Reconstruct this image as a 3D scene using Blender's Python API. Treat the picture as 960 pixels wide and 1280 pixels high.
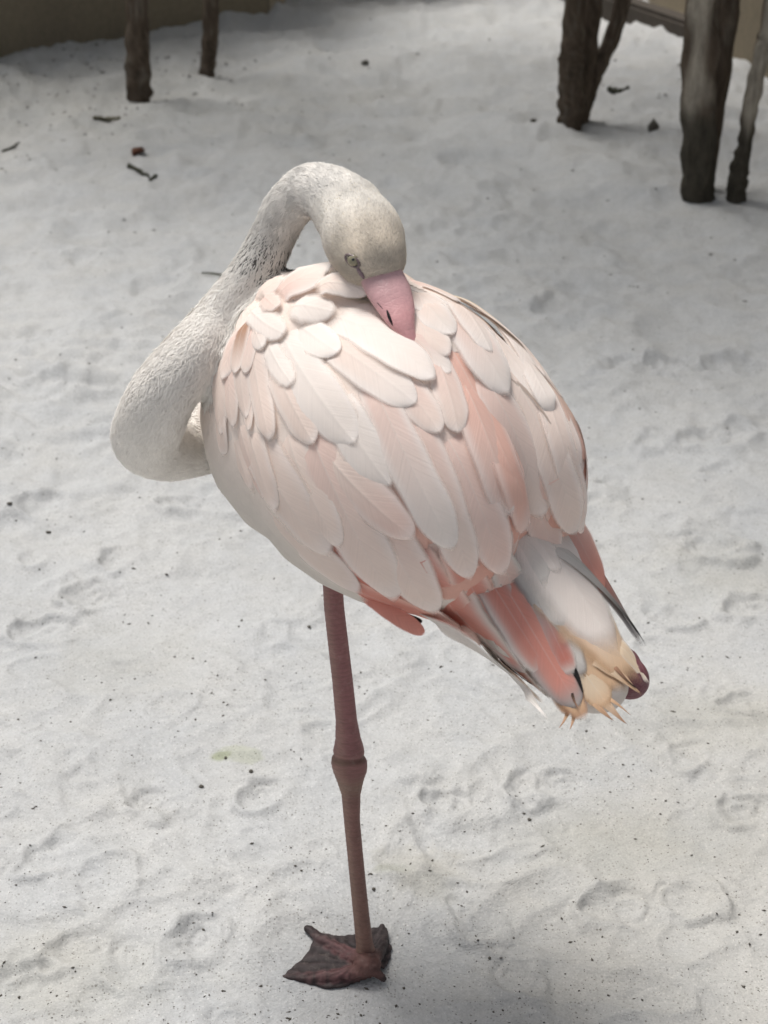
import bpy, bmesh, math, random
import numpy as np
from mathutils import Vector, Matrix
from mathutils.bvhtree import BVHTree

random.seed(7)
rng = np.random.default_rng(11)
for _o in list(bpy.data.objects):
    bpy.data.objects.remove(_o, do_unlink=True)
SC = bpy.context.scene
COL = SC.collection

# ------------------------------------------------------------------ camera, sky, sun, exposure
CAM = np.array([0.0, -1.5, 1.5])
PITCH = math.radians(28.0)
FPX = 1848.0                                   # focal length in photograph pixels (960 x 1280)
cam_data = bpy.data.cameras.new('camera')
cam = bpy.data.objects.new('camera', cam_data); COL.objects.link(cam)
cam.location = CAM
cam.rotation_euler = (math.pi / 2 - PITCH, 0, 0)
cam_data.sensor_fit = 'VERTICAL'
cam_data.sensor_height = 36.0
cam_data.lens = FPX / 1280.0 * 36.0
cam_data.clip_start = 0.05
cam_data.clip_end = 400.0
cam_data.dof.use_dof = True
cam_data.dof.focus_distance = 1.80
cam_data.dof.aperture_fstop = 7.5
SC.camera = cam

SUN_EL, SUN_AZ = 71.0, 140.0     # azimuth of the light's source, degrees from +X towards +Y
world = bpy.data.worlds.new('World'); SC.world = world
world.use_nodes = True
wn = world.node_tree; wn.nodes.clear()
w_out = wn.nodes.new('ShaderNodeOutputWorld')
w_bg = wn.nodes.new('ShaderNodeBackground')
w_sky = wn.nodes.new('ShaderNodeTexSky')
w_sky.sky_type = 'NISHITA'
w_sky.sun_disc = False
w_sky.sun_elevation = math.radians(SUN_EL)
w_sky.sun_rotation = math.radians(90.0 - SUN_AZ)
w_sky.air_density = 1.0
w_sky.dust_density = 4.0
w_sky.ozone_density = 1.0
w_hsv = wn.nodes.new('ShaderNodeHueSaturation')   # a bright hazy sky: less blue than a clear one
w_hsv.inputs['Saturation'].default_value = 0.36
w_bg.inputs['Strength'].default_value = 0.05
wn.links.new(w_sky.outputs[0], w_hsv.inputs['Color'])
wn.links.new(w_hsv.outputs[0], w_bg.inputs['Color'])
wn.links.new(w_bg.outputs[0], w_out.inputs['Surface'])

sun_data = bpy.data.lights.new('sun', 'SUN')
sun_data.energy = 1.5
sun_data.angle = math.radians(20.0)
sun_data.color = (1.0, 0.97, 0.925)
sun = bpy.data.objects.new('sun', sun_data); COL.objects.link(sun)
_e, _a = math.radians(SUN_EL), math.radians(SUN_AZ)
_d = Vector((-math.cos(_e) * math.cos(_a), -math.cos(_e) * math.sin(_a), -math.sin(_e)))
sun.rotation_euler = _d.to_track_quat('-Z', 'Y').to_euler()
sun.location = (0, 0, 8)

SC.view_settings.view_transform = 'Standard'
SC.view_settings.look = 'None'
SC.view_settings.gamma = 1.0
SC.view_settings.use_curve_mapping = False
SC.view_settings.exposure = 1.06
SC.cycles.max_bounces = 8
SC.cycles.transparent_max_bounces = 24

# ------------------------------------------------------------------ helpers
_f = np.array([0, math.cos(PITCH), -math.sin(PITCH)])
_u = np.array([0, math.sin(PITCH), math.cos(PITCH)])
_r = np.array([1.0, 0, 0])

def ray(px, py):
    d = _f + (px - 480.0) / FPX * _r - (py - 640.0) / FPX * _u
    return d / np.linalg.norm(d)

def at(px, py, Y):
    """point of the place seen at a photograph position, at world depth Y"""
    d = ray(px, py)
    return CAM + d * ((Y - CAM[1]) / d[1])

def atz(px, py, z=0.0):
    d = ray(px, py)
    return CAM + d * ((z - CAM[2]) / d[2])

def project(P):
    q = np.asarray(P, float) - CAM
    z = q @ _f
    return 480 + FPX * (q @ _r) / z, 640 - FPX * (q @ _u) / z

def tag(o, label=None, cat=None, group=None, kind=None):
    if label: o['label'] = label
    if cat: o['category'] = cat
    if group: o['group'] = group
    if kind: o['kind'] = kind
    return o

def link(name, me, mat=None, parent=None):
    o = bpy.data.objects.new(name, me)
    COL.objects.link(o)
    if mat is not None and len(me.materials) == 0:
        me.materials.append(mat)
    if parent is not None:
        o.parent = parent
    return o

def empty(name, loc=(0, 0, 0)):
    o = bpy.data.objects.new(name, None)
    o.empty_display_size = 0.1
    o.location = loc
    COL.objects.link(o)
    return o

def mesh_from(name, V, F, smooth=True):
    me = bpy.data.meshes.new(name)
    me.from_pydata([tuple(map(float, v)) for v in V], [], [tuple(map(int, f)) for f in F])
    if smooth:
        me.polygons.foreach_set('use_smooth', np.ones(len(me.polygons), bool))
    me.update()
    return me

def mesh_quads(name, V, Q, smooth=True):
    """fast mesh of quads from arrays"""
    me = bpy.data.meshes.new(name)
    V = np.ascontiguousarray(V, np.float32); Q = np.ascontiguousarray(Q, np.int32)
    k = Q.shape[1]
    me.vertices.add(len(V)); me.vertices.foreach_set('co', V.ravel())
    me.loops.add(Q.size); me.loops.foreach_set('vertex_index', Q.ravel())
    me.polygons.add(len(Q))
    me.polygons.foreach_set('loop_start', np.arange(0, Q.size, k, dtype=np.int32))
    me.polygons.foreach_set('loop_total', np.full(len(Q), k, np.int32))
    if smooth:
        me.polygons.foreach_set('use_smooth', np.ones(len(Q), bool))
    me.update(calc_edges=True)
    me.validate()
    return me

def set_col(me, C, name='pigment'):
    a = me.color_attributes.new(name, 'FLOAT_COLOR', 'POINT')
    C = np.asarray(C, np.float32)
    if C.shape[1] == 3:
        C = np.hstack([C, np.ones((len(C), 1), np.float32)])
    a.data.foreach_set('color', np.ascontiguousarray(C).ravel())

def set_uv(me, UV):
    """per-vertex uv to loops"""
    uv = me.uv_layers.new(name='UVMap')
    idx = np.empty(len(me.loops), np.int32); me.loops.foreach_get('vertex_index', idx)
    uv.data.foreach_set('uv', np.ascontiguousarray(np.asarray(UV, np.float32)[idx]).ravel())

def catmull(P, n):
    """smooth resample of control rows (any number of columns)"""
    P = np.asarray(P, float)
    Q = np.vstack([2 * P[0] - P[1], P, 2 * P[-1] - P[-2]])
    out = []
    m = len(P) - 1
    for k in range(n):
        t = k / (n - 1) * m
        i = min(int(t), m - 1); t -= i
        a, b, c, d = Q[i], Q[i + 1], Q[i + 2], Q[i + 3]
        out.append(0.5 * ((2 * b) + (-a + c) * t + (2 * a - 5 * b + 4 * c - d) * t * t + (-a + 3 * b - 3 * c + d) * t ** 3))
    return np.array(out)

def norm(v):
    v = np.asarray(v, float)
    return v / (np.linalg.norm(v, axis=-1, keepdims=True) + 1e-12)

def lerp(a, b, t):
    return np.asarray(a, float) * (1 - t) + np.asarray(b, float) * t

def sstep(a, b, x):
    t = np.clip((np.asarray(x, float) - a) / (b - a), 0, 1)
    return t * t * (3 - 2 * t)

def tube(P, R, seg=16, cap=True, flat=None, wob=None):
    """loft: rings round the path P with radius R (array); flat = (vector, factor) squashes along a vector"""
    P = np.asarray(P, float); n = len(P)
    T = norm(np.gradient(P, axis=0))
    ref = np.array([0.0, 1.0, 0.13]) if abs(T[0][1]) < 0.9 else np.array([1.0, 0, 0.1])
    V, F = [], []
    for i in range(n):
        s = norm(np.cross(T[i], ref)); b = np.cross(s, T[i])
        for j in range(seg):
            a = 2 * math.pi * j / seg
            r = R[i] if wob is None else R[i] * wob(i / (n - 1), a)
            off = r * (math.cos(a) * s + math.sin(a) * b)
            if flat is not None:
                off = off - flat[0] * (off @ flat[0]) * (1 - flat[1])
            V.append(P[i] + off)
    for i in range(n - 1):
        for j in range(seg):
            k = (j + 1) % seg
            F.append((i * seg + j, i * seg + k, (i + 1) * seg + k, (i + 1) * seg + j))
    if cap:
        F.append(tuple(range(seg))[::-1]); F.append(tuple((n - 1) * seg + j for j in range(seg)))
    return V, F

def icosphere(sub=2):
    bm = bmesh.new(); bmesh.ops.create_icosphere(bm, subdivisions=sub, radius=1.0)
    V = np.array([v.co[:] for v in bm.verts]); F = np.array([[v.index for v in f.verts] for f in bm.faces])
    bm.free(); return V, F
ICO2 = icosphere(3)

def ellipsoid(c, axes, radii, ico=ICO2):
    A = np.array(axes, float)
    return np.asarray(c, float) + (ico[0] * np.asarray(radii, float)) @ A, ico[1]

class Parts:
    """collects triangles / quads of several volumes"""
    def __init__(s): s.V, s.F, s.n = [], [], 0
    def add(s, VF):
        V, F = VF
        s.V.append(np.asarray(V, float)); s.F += [tuple(int(i) + s.n for i in f) for f in F]; s.n += len(V)
    def remesh(s, name, voxel, smooth=6, fac=0.5):
        me = mesh_from(name + '_raw', np.vstack(s.V), s.F)
        o = bpy.data.objects.new('tmp', me); COL.objects.link(o)
        m = o.modifiers.new('r', 'REMESH'); m.mode = 'VOXEL'; m.voxel_size = voxel; m.adaptivity = 0
        if smooth:
            k = o.modifiers.new('s', 'SMOOTH'); k.factor = fac; k.iterations = smooth
        dg = bpy.context.evaluated_depsgraph_get()
        ev = o.evaluated_get(dg)
        out = bpy.data.meshes.new_from_object(ev); out.name = name
        bpy.data.objects.remove(o, do_unlink=True); bpy.data.meshes.remove(me)
        out.polygons.foreach_set('use_smooth', np.ones(len(out.polygons), bool))
        return out

def coords(me):
    a = np.empty(len(me.vertices) * 3, np.float32); me.vertices.foreach_get('co', a)
    return a.reshape(-1, 3).astype(float)

def normals(me):
    a = np.empty(len(me.vertices) * 3, np.float32); me.vertices.foreach_get('normal', a)
    return a.reshape(-1, 3).astype(float)
# ------------------------------------------------------------------ materials
def new_mat(name):
    m = bpy.data.materials.new(name); m.use_nodes = True
    nt = m.node_tree; nt.nodes.clear()
    out = nt.nodes.new('ShaderNodeOutputMaterial')
    return m, nt, out

class N:
    """small node-graph writer"""
    def __init__(s, nt): s.nt = nt
    def node(s, t, **kw):
        n = s.nt.nodes.new(t)
        for k, v in kw.items():
            if k in n.inputs.keys():
                s.put(n.inputs[k], v)
            else:
                setattr(n, k, v)
        return n
    def put(s, sock, v):
        if hasattr(v, 'outputs'): v = v.outputs[0]
        if hasattr(v, 'is_output'): s.nt.links.new(v, sock)
        else: sock.default_value = v
    def math(s, op, a, b=0.0, clamp=False):
        n = s.nt.nodes.new('ShaderNodeMath'); n.operation = op; n.use_clamp = clamp
        s.put(n.inputs[0], a); s.put(n.inputs[1], b); return n.outputs[0]
    def mix(s, fac, a, b, mode='MIX'):
        n = s.nt.nodes.new('ShaderNodeMix'); n.data_type = 'RGBA'; n.blend_type = mode
        s.put(n.inputs[0], fac)
        for k, v in ((6, a), (7, b)):
            if isinstance(v, tuple) and len(v) == 3: v = v + (1.0,)
            s.put(n.inputs[k], v)
        return n.outputs[2]
    def ramp(s, fac, stops):
        n = s.nt.nodes.new('ShaderNodeValToRGB'); s.put(n.inputs[0], fac)
        e = n.color_ramp.elements
        while len(e) < len(stops): e.new(0.5)
        for el, (p, c) in zip(e, stops):
            el.position = p; el.color = (c, c, c, 1) if not isinstance(c, tuple) else c + (1,)
        return n.outputs[0]
    def noise(s, vec, scale, detail=3, rough=0.55, dim='3D'):
        n = s.nt.nodes.new('ShaderNodeTexNoise'); n.noise_dimensions = dim
        if vec is not None: s.put(n.inputs['W' if dim == '1D' else 'Vector'], vec)
        n.inputs['Scale'].default_value = scale; n.inputs['Detail'].default_value = detail
        n.inputs['Roughness'].default_value = rough
        return n.outputs[0]
    def bump(s, h, strength, dist=0.001, prev=None):
        n = s.nt.nodes.new('ShaderNodeBump'); n.inputs['Strength'].default_value = strength
        n.inputs['Distance'].default_value = dist
        s.put(n.inputs['Height'], h)
        if prev is not None: s.put(n.inputs['Normal'], prev)
        return n.outputs[0]
    def attr(s, name):
        n = s.nt.nodes.new('ShaderNodeAttribute'); n.attribute_name = name; return n
    def pos(s):
        return s.nt.nodes.new('ShaderNodeNewGeometry').outputs['Position']
    def scaled(s, vec, sc):
        n = s.nt.nodes.new('ShaderNodeVectorMath'); n.operation = 'MULTIPLY'
        s.put(n.inputs[0], vec); n.inputs[1].default_value = sc; return n.outputs[0]
    def bsdf(s, col, rough=0.6, spec=0.3, nrm=None, **kw):
        n = s.nt.nodes.new('ShaderNodeBsdfPrincipled')
        if isinstance(col, tuple) and len(col) == 3: col = col + (1.0,)
        s.put(n.inputs['Base Color'], col); s.put(n.inputs['Roughness'], rough)
        s.put(n.inputs['Specular IOR Level'], spec)
        if nrm is not None: s.put(n.inputs['Normal'], nrm)
        for k, v in kw.items(): s.put(n.inputs[k], v)
        return n.outputs[0]
    def out(s, shader):
        o = [n for n in s.nt.nodes if n.type == 'OUTPUT_MATERIAL'][0]
        s.nt.links.new(shader, o.inputs['Surface'])

def mat_flat(name, col, rough=0.5, spec=0.4):
    m, nt, _ = new_mat(name); g = N(nt)
    n = g.noise(g.pos(), 300.0, 3)
    c = g.mix(1.0, col, g.math('ADD', 0.8, g.math('MULTIPLY', n, 0.4)), 'MULTIPLY')
    g.out(g.bsdf(c, rough, spec)); return m

# ------------------------------------------------------------------ the sand: one sheet, fine where the camera looks, out to the horizon
_perm = np.random.default_rng(42).permutation(512)
_perm = np.concatenate([_perm, _perm])
_grad = np.array([[math.cos(a), math.sin(a)] for a in np.linspace(0, 2 * math.pi, 16, endpoint=False)])
def perlin(x, y):
    xi = np.floor(x).astype(int); yi = np.floor(y).astype(int)
    xf = x - xi; yf = y - yi
    u = xf ** 3 * (xf * (xf * 6 - 15) + 10); v = yf ** 3 * (yf * (yf * 6 - 15) + 10)
    def g(ix, iy, dx, dy):
        h = _perm[(_perm[ix & 511] + iy) & 511] & 15
        return _grad[h, 0] * dx + _grad[h, 1] * dy
    a = g(xi, yi, xf, yf); b = g(xi + 1, yi, xf - 1, yf)
    c = g(xi, yi + 1, xf, yf - 1); d = g(xi + 1, yi + 1, xf - 1, yf - 1)
    return (a + (b - a) * u) * (1 - v) + (c + (d - c) * u) * v
def fbm(x, y, o=4, gain=0.5):
    s = np.zeros_like(x); a = 1.0
    for k in range(o):
        s += a * perlin(x * 2 ** k + 17.3 * k, y * 2 ** k - 9.1 * k); a *= gain
    return s
def ridged(x, y, o=3):
    s = np.zeros_like(x); a = 1.0
    for k in range(o):
        s += a * (1 - 2.2 * np.abs(perlin(x * 2 ** k + 5.7 * k, y * 2 ** k + 3.3 * k))); a *= 0.5
    return s

def seg_dist(x, y, pts):
    """distance to a polyline and signed side"""
    best = np.full_like(x, 99.0); par = np.zeros_like(x)
    for k, ((ax, ay), (bx, by)) in enumerate(zip(pts[:-1], pts[1:])):
        dx, dy = bx - ax, by - ay
        t = np.clip(((x - ax) * dx + (y - ay) * dy) / (dx * dx + dy * dy), 0, 1)
        d = np.hypot(x - ax - t * dx, y - ay - t * dy)
        m = d < best; best[m] = d[m]; par[m] = k + t[m]
    return best, par
_wl = atz(-60, 108)[:2]
WALL_L = [(_wl[0] - 7.0, _wl[1] - 1.6), tuple(atz(-60, 108)[:2]), tuple(atz(338, 40)[:2])]
WALL_C = [tuple(atz(372, 18)[:2]), tuple(atz(600, -12)[:2])]
KERB_R = [tuple(atz(640, -8)[:2]), tuple(atz(905, 92)[:2])]
BERM = [tuple(atz(*q)[:2]) for q in ((640, 178), (700, 205), (760, 240), (850, 272), (960, 305), (1060, 330))]

PRINTS = []
_pr = np.random.default_rng(8)
def ground_px(px, py): return atz(px, py)[:2]
for (px, py, ang, sz) in [(885, 560, 10, .085), (930, 548, 25, .075), (820, 555, 60, .07), (880, 690, 160, .085), (905, 600, 30, .06), (790, 470, 0, .10), (850, 468, 10, .11),
                          (925, 466, -10, .11), (120, 745, 40, .075), (60, 790, 20, .07), (150, 700, 70, .06), (190, 1010, 100, .055), (330, 1000, 60, .05), (60, 640, 10, .08),
                          (640, 1220, 130, .05), (590, 1150, 120, .06), (700, 980, 30, .055), (660, 985, 60, .055), (930, 880, 20, .05), (860, 940, 70, .05), (780, 1130, 20, .07),
                          (850, 1120, 160, .06), (250, 1180, 50, .055), (110, 1190, 30, .06), (60, 1080, 70, .05), (560, 1010, 10, .05), (925, 1010, 40, .05), (20, 1240, 20, .06),
                          (740, 820, 20, .06), (830, 770, 140, .06), (940, 760, 30, .07), (770, 610, 40, .05), (230, 640, 20, .06), (40, 700, 100, .05)]:
    PRINTS.append((*ground_px(px, py), math.radians(ang), sz))
for k in range(55):
    px, py = _pr.uniform(-80, 1040), _pr.uniform(300, 1300)
    if 330 < px < 520 and py > 1080: continue
    PRINTS.append((*ground_px(px, py), _pr.uniform(0, 6.28), _pr.uniform(.03, .075) * (1 + 0.5 * (py < 600))))

def ground_h(x, y):
    x = np.asarray(x, float); y = np.asarray(y, float)
    dist = np.hypot(x, y + 1.5)
    h = 0.016 * fbm(x * 1.1 + 3, y * 1.1 + 1, 3)
    wx = x + 0.05 * fbm(x * 5, y * 5, 2); wy = y + 0.05 * fbm(x * 5 + 40, y * 5 + 11, 2)
    patch = sstep(-0.25, 0.35, fbm(x * 1.7 + 9, y * 1.7 - 4, 2))
    h += 0.0095 * patch * ridged(wx * 6.5, wy * 8.5, 3)
    h += 0.0024 * fbm(wx * 14, wy * 17, 4, 0.6)
    crest = np.clip(1 - np.abs(perlin(wx * 5.1 + 31, wy * 6.3 + 7)) * 3.0, 0, 1) ** 2 + 0.7 * np.clip(1 - np.abs(perlin(wx * 9.7 - 13, wy * 12.1 + 5)) * 3.2, 0, 1) ** 2
    h += 0.0085 * crest * sstep(-0.3, 0.3, fbm(x * 2.1 - 6, y * 2.1 + 8, 2) + 0.05)
    # ripples raked by feet across the middle distance
    rp = np.exp(-((y - 2.15 - 0.25 * x) / 0.42) ** 2) * sstep(0.15, -0.9, x + 0.2 * y - 0.5)
    h += 0.017 * rp * np.sin((y * 1.0 + 0.35 * x + 0.10 * fbm(x * 2.2, y * 2.2, 3)) * 58.0) * (0.6 + 0.4 * fbm(x * 3, y * 3, 2))
    for ip, (cx, cy, a, s) in enumerate(PRINTS):
        m = (np.abs(x - cx) < 2.4 * s) & (np.abs(y - cy) < 2.4 * s)
        if not m.any(): continue
        dx, dy = x[m] - cx, y[m] - cy
        u = (dx * math.cos(a) + dy * math.sin(a)) / s; v = (-dx * math.sin(a) + dy * math.cos(a)) / (0.62 * s)
        jit = 0.42 * fbm(x[m] * 20 + cx * 9, y[m] * 20, 2)
        rr_ = np.sqrt(u * u + v * v) + jit
        dent = -0.0060 * sstep(0.92, 0.45, rr_) * (0.7 + 0.3 * u)
        rim = 0.0085 * np.exp(-((rr_ - 1.08) / 0.20) ** 2) * np.clip(0.35 + 0.65 * (-u + 0.3 * v), 0, 1)
        toe = 0.0022 * np.cos(rr_ * 14.0 + 1.2 * u) * sstep(1.0, 0.4, rr_) * sstep(-0.5, 0.3, u)
        h[m] += (dent + rim + toe) * (s / 0.07) * (1.6 if ip < 34 else 0.9)
    d, _ = seg_dist(x, y, BERM)
    h += 0.050 * np.exp(-(d / 0.16) ** 2) * (0.7 + 0.5 * fbm(x * 2, y * 2, 2))
    h += sstep(4.2, 7.5, dist) * (0.07 * fbm(x * 0.9 + 2.0, y * 0.9, 3) + 0.035 * ridged(x * 2.3, y * 2.6, 3))
    h += sstep(1.8, 4.5, dist) * (0.022 * ridged(wx * 3.1 + 4, wy * 3.6, 4) + 0.006 * fbm(x * 9, y * 9, 3))
    dl, _ = seg_dist(x, y, WALL_L + WALL_C)
    h += 0.05 * np.exp(-(dl / 0.55) ** 2) * (0.65 + 0.6 * fbm(x * 1.6, y * 1.6, 3))
    dr, _ = seg_dist(x, y, KERB_R)
    h += 0.025 * np.exp(-(dr / 0.5) ** 2) * (0.6 + 0.6 * fbm(x * 1.9, y * 1.9, 3))
    f = np.exp(-((x + 0.03) ** 2 + (y + 0.0) ** 2) / 0.10 ** 2)      # level under the standing foot
    return h * (1 - f) - 0.001 * f

def ground_at(px, py):
    z = 0.0
    for _ in range(6):
        p = atz(px, py, z); z = float(ground_h(p[:1], p[1:2])[0])
    return np.array([p[0], p[1], z])

ys_ = [-0.55]
while ys_[-1] < 9.6:
    D = ys_[-1] + 1.5
    ys_.append(ys_[-1] + max(0.0040, 0.0016 * D * D * 0.62))
ys_ = np.array(ys_)
xs_ = np.linspace(-1, 1, 470)
far_y = np.array([10.5, 12, 15, 20, 30, 45, 70, 110]); near_y = np.array([-60, -30, -12, -6, -3, -1.6, -1.0, -0.7])
far_x = np.array([1.15, 1.5, 2.2, 4, 8, 16, 32])
YY = np.concatenate([near_y, ys_, far_y])
XX = np.concatenate([-far_x[::-1], xs_, far_x])
half_w = 0.42 + 0.33 * np.clip(YY + 1.5, 0.6, 12.0)
GX = XX[None, :] * half_w[:, None]; GY = np.repeat(YY[:, None], len(XX), 1)
GZ = ground_h(GX.ravel(), GY.ravel())
nr_, nc_ = GX.shape
ii = (np.arange(nr_ - 1)[:, None] * nc_ + np.arange(nc_ - 1)[None, :]).ravel()
ground_me = mesh_quads('sand', np.stack([GX.ravel(), GY.ravel(), GZ], 1), np.stack([ii, ii + 1, ii + nc_ + 1, ii + nc_], 1))
# stains and dirt with shapes of their own
gx, gy = GX.ravel(), GY.ravel()
tint = np.ones((len(gx), 3))
def stain(px, py, rx, ry, col, amt, edge=0.35, f=30):
    c = atz(px, py)
    m = (np.abs(gx - c[0]) < 3 * rx) & (np.abs(gy - c[1]) < 3 * ry)
    d = np.sqrt(((gx[m] - c[0]) / rx) ** 2 + ((gy[m] - c[1]) / ry) ** 2) + 0.55 * fbm(gx[m] * f, gy[m] * f, 4, 0.6)
    k = (sstep(1.0 + edge, 1.0 - edge, d) * amt)[:, None]
    tint[m] = tint[m] * (1 - k) + np.array(col) * k
stain(300, 953, .042, .020, (0.90, 0.92, 0.80), 0.8, 0.15)
stain(278, 955, .016, .008, (0.70, 0.74, 0.55), 0.9, 0.2)
stain(520, 1090, .070, .040, (0.90, 0.87, 0.80), 0.7, 0.5)
stain(492, 1096, .028, .014, (0.70, 0.71, 0.62), 0.7, 0.5)
stain(540, 1112, .040, .026, (0.80, 0.79, 0.74), 0.7, 0.5)
stain(800, 1060, .16, .08, (0.86, 0.84, 0.78), 0.6, 0.8, 14)
stain(930, 1050, .12, .12, (0.88, 0.85, 0.78), 0.6, 0.8, 14)
stain(870, 900, .20, .12, (0.95, 0.92, 0.86), 0.6, 0.8, 9)
stain(900, 720, .14, .12, (0.86, 0.84, 0.78), 0.5, 0.8, 12)
stain(760, 1230, .22, .10, (0.95, 0.92, 0.86), 0.55, 0.8, 9)
stain(60, 1230, .16, .08, (0.92, 0.90, 0.83), 0.5, 0.8, 9)
stain(780, 1100, .06, .03, (0.76, 0.74, 0.67), 0.5, 0.8, 20)
stain(150, 830, .12, .10, (0.90, 0.89, 0.85), 0.5, 0.8, 12)
stain(880, 1120, .34, .30, (0.95, 0.925, 0.88), 0.85, 0.8, 5)
stain(780, 1050, .12, .07, (0.80, 0.79, 0.74), 0.6, 0.8, 16)
stain(905, 900, .10, .06, (0.84, 0.82, 0.76), 0.6, 0.8, 16)
stain(60, 140, 1.3, .9, (0.70, 0.68, 0.63), 0.5, 0.8, 2.2)
set_col(ground_me, tint, 'tint')

def mat_sand():
    m, nt, _ = new_mat('white_sand'); g = N(nt); p = g.pos()
    n1 = g.noise(p, 3.0, 4, 0.6); n2 = g.noise(p, 42.0, 5, 0.7); n3 = g.noise(p, 330.0, 2, 0.8); n4 = g.noise(p, 170.0, 4, 0.7)
    base = g.mix(g.ramp(n1, [(0.35, 0.0), (0.7, 1.0)]), (0.446, 0.452, 0.455), (0.506, 0.508, 0.503))
    warm = g.ramp(g.noise(p, 5.5, 4, 0.65), [(0.40, 0.0), (0.68, 1.0)])
    base = g.mix(g.math('MULTIPLY', warm, 0.55), base, (0.480, 0.472, 0.452))
    k = g.math('ADD', 0.43, g.math('ADD', g.math('MULTIPLY', n2, 0.30), g.math('ADD', g.math('MULTIPLY', n3, 0.54), g.math('MULTIPLY', n4, 0.30))))
    col = g.mix(1.0, base, k, 'MULTIPLY')
    # dark mineral grains
    v = g.node('ShaderNodeTexVoronoi'); v.feature = 'F1'; g.put(v.inputs['Vector'], p); v.inputs['Scale'].default_value = 330.0
    sel = nt.nodes.new('ShaderNodeSeparateColor'); nt.links.new(v.outputs['Color'], sel.inputs[0])
    dens = g.math('ADD', 0.07, g.math('MULTIPLY', g.ramp(n2, [(0.42, 0.0), (0.75, 1.0)]), 0.10))
    rare = g.math('LESS_THAN', sel.outputs[0], dens)
    near = g.math('LESS_THAN', v.outputs['Distance'], g.math('ADD', 0.16, g.math('MULTIPLY', sel.outputs[1], 0.22)))
    col = g.mix(g.math('MULTIPLY', g.math('MULTIPLY', rare, near), 0.62), col, (0.11, 0.10, 0.085))
    v2 = g.node('ShaderNodeTexVoronoi'); v2.feature = 'F1'; g.put(v2.inputs['Vector'], p); v2.inputs['Scale'].default_value = 210.0
    s2 = nt.nodes.new('ShaderNodeSeparateColor'); nt.links.new(v2.outputs['Color'], s2.inputs[0])
    clus = g.ramp(g.noise(p, 11.0, 5, 0.7), [(0.42, 0.0), (0.66, 1.0)])
    rare2 = g.math('LESS_THAN', s2.outputs[0], g.math('ADD', 0.10, g.math('MULTIPLY', clus, 0.34)))
    near2 = g.math('LESS_THAN', v2.outputs['Distance'], g.math('ADD', 0.14, g.math('MULTIPLY', s2.outputs[1], 0.26)))
    col = g.mix(g.math('MULTIPLY', g.math('MULTIPLY', rare2, near2), g.math('ADD', 0.20, g.math('MULTIPLY', s2.outputs[2], 0.42))), col, (0.15, 0.14, 0.115))
    lite = g.math('MULTIPLY', g.math('GREATER_THAN', s2.outputs[0], 0.80), g.math('LESS_THAN', v2.outputs['Distance'], 0.30))
    col = g.mix(g.math('MULTIPLY', lite, 0.35), col, (0.72, 0.71, 0.69))
    col = g.mix(1.0, col, g.attr('tint').outputs['Color'], 'MULTIPLY')
    b = g.bump(n4, 0.60, 0.0045, g.bump(n3, 0.55, 0.0015, g.bump(n2, 0.30, 0.007)))
    g.out(g.bsdf(col, 0.95, 0.10, b)); return m
ground = link('sand', ground_me, mat_sand())
tag(ground, 'trodden white sand ground with faint webbed footprints', kind='structure')

# ------------------------------------------------------------------ walls, kerb, trees
def mat_wall(name, col, col2):
    m, nt, _ = new_mat(name); g = N(nt); p = g.pos()
    n1 = g.noise(g.scaled(p, (1, 1, 0.3)), 2.2, 5, 0.6); n2 = g.noise(p, 40.0, 4, 0.6)
    c = g.mix(g.ramp(n1, [(0.3, 0.0), (0.7, 1.0)]), col, col2)
    c = g.mix(1.0, c, g.math('ADD', 0.75, g.math('MULTIPLY', n2, 0.5)), 'MULTIPLY')
    g.out(g.bsdf(c, 0.85, 0.2, g.bump(n2, 0.4, 0.006))); return m
M_WALL = mat_wall('stained_render', (0.28, 0.235, 0.165), (0.22, 0.185, 0.135))
M_PILLAR = mat_wall('pale_render', (0.46, 0.40, 0.30), (0.37, 0.32, 0.245))
M_TIMBER = mat_wall('dark_timber', (0.085, 0.072, 0.060), (0.050, 0.043, 0.036))

def slab(name, a, b, th, z0, z1, mat, bev=0.012):
    a = np.array(a); b = np.array(b); d = norm(b - a); n = np.array([-d[1], d[0]])
    bm = bmesh.new()
    q = [a, b, b + n * th, a + n * th]
    lo = [bm.verts.new((*p, z0)) for p in q]; hi = [bm.verts.new((*p, z1)) for p in q]
    bm.faces.new(lo[::-1]); bm.faces.new(hi)
    for i in range(4): bm.faces.new((lo[i], lo[(i + 1) % 4], hi[(i + 1) % 4], hi[i]))
    bmesh.ops.bevel(bm, geom=bm.edges[:], offset=bev, segments=2, affect='EDGES')
    me = bpy.data.meshes.new(name); bm.to_mesh(me); bm.free()
    return link(name, me, mat)
tag(slab('wall', WALL_L[0], WALL_L[1], 0.18, -0.3, 2.1, M_WALL), 'olive brown rendered wall at the far left edge', 'wall', kind='thing')
tag(slab('wall', WALL_L[1], WALL_L[2], 0.18, -0.3, 2.1, M_WALL), 'olive brown rendered wall behind the two slim left trunks', 'wall', kind='thing')
tag(slab('pillar', WALL_L[2], WALL_C[0], 0.26, -0.3, 2.2, M_PILLAR), 'paler wall pillar where the back wall turns', 'pillar', kind='thing')
tag(slab('wall', WALL_C[0], WALL_C[1], 0.18, -0.3, 2.1, M_WALL), 'brown back wall above the highest heap of sand', 'wall', kind='thing')
kerb = slab('timber_kerb', KERB_R[0], KERB_R[1], 0.14, -0.2, 0.175, M_TIMBER, 0.02)
tag(kerb, 'low dark timber kerb behind the forked trunk', 'kerb', kind='thing')
k0, k1 = np.array(KERB_R[0]), np.array(KERB_R[1]); kn = norm(np.array([-(k1 - k0)[1], (k1 - k0)[0]]))
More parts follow.
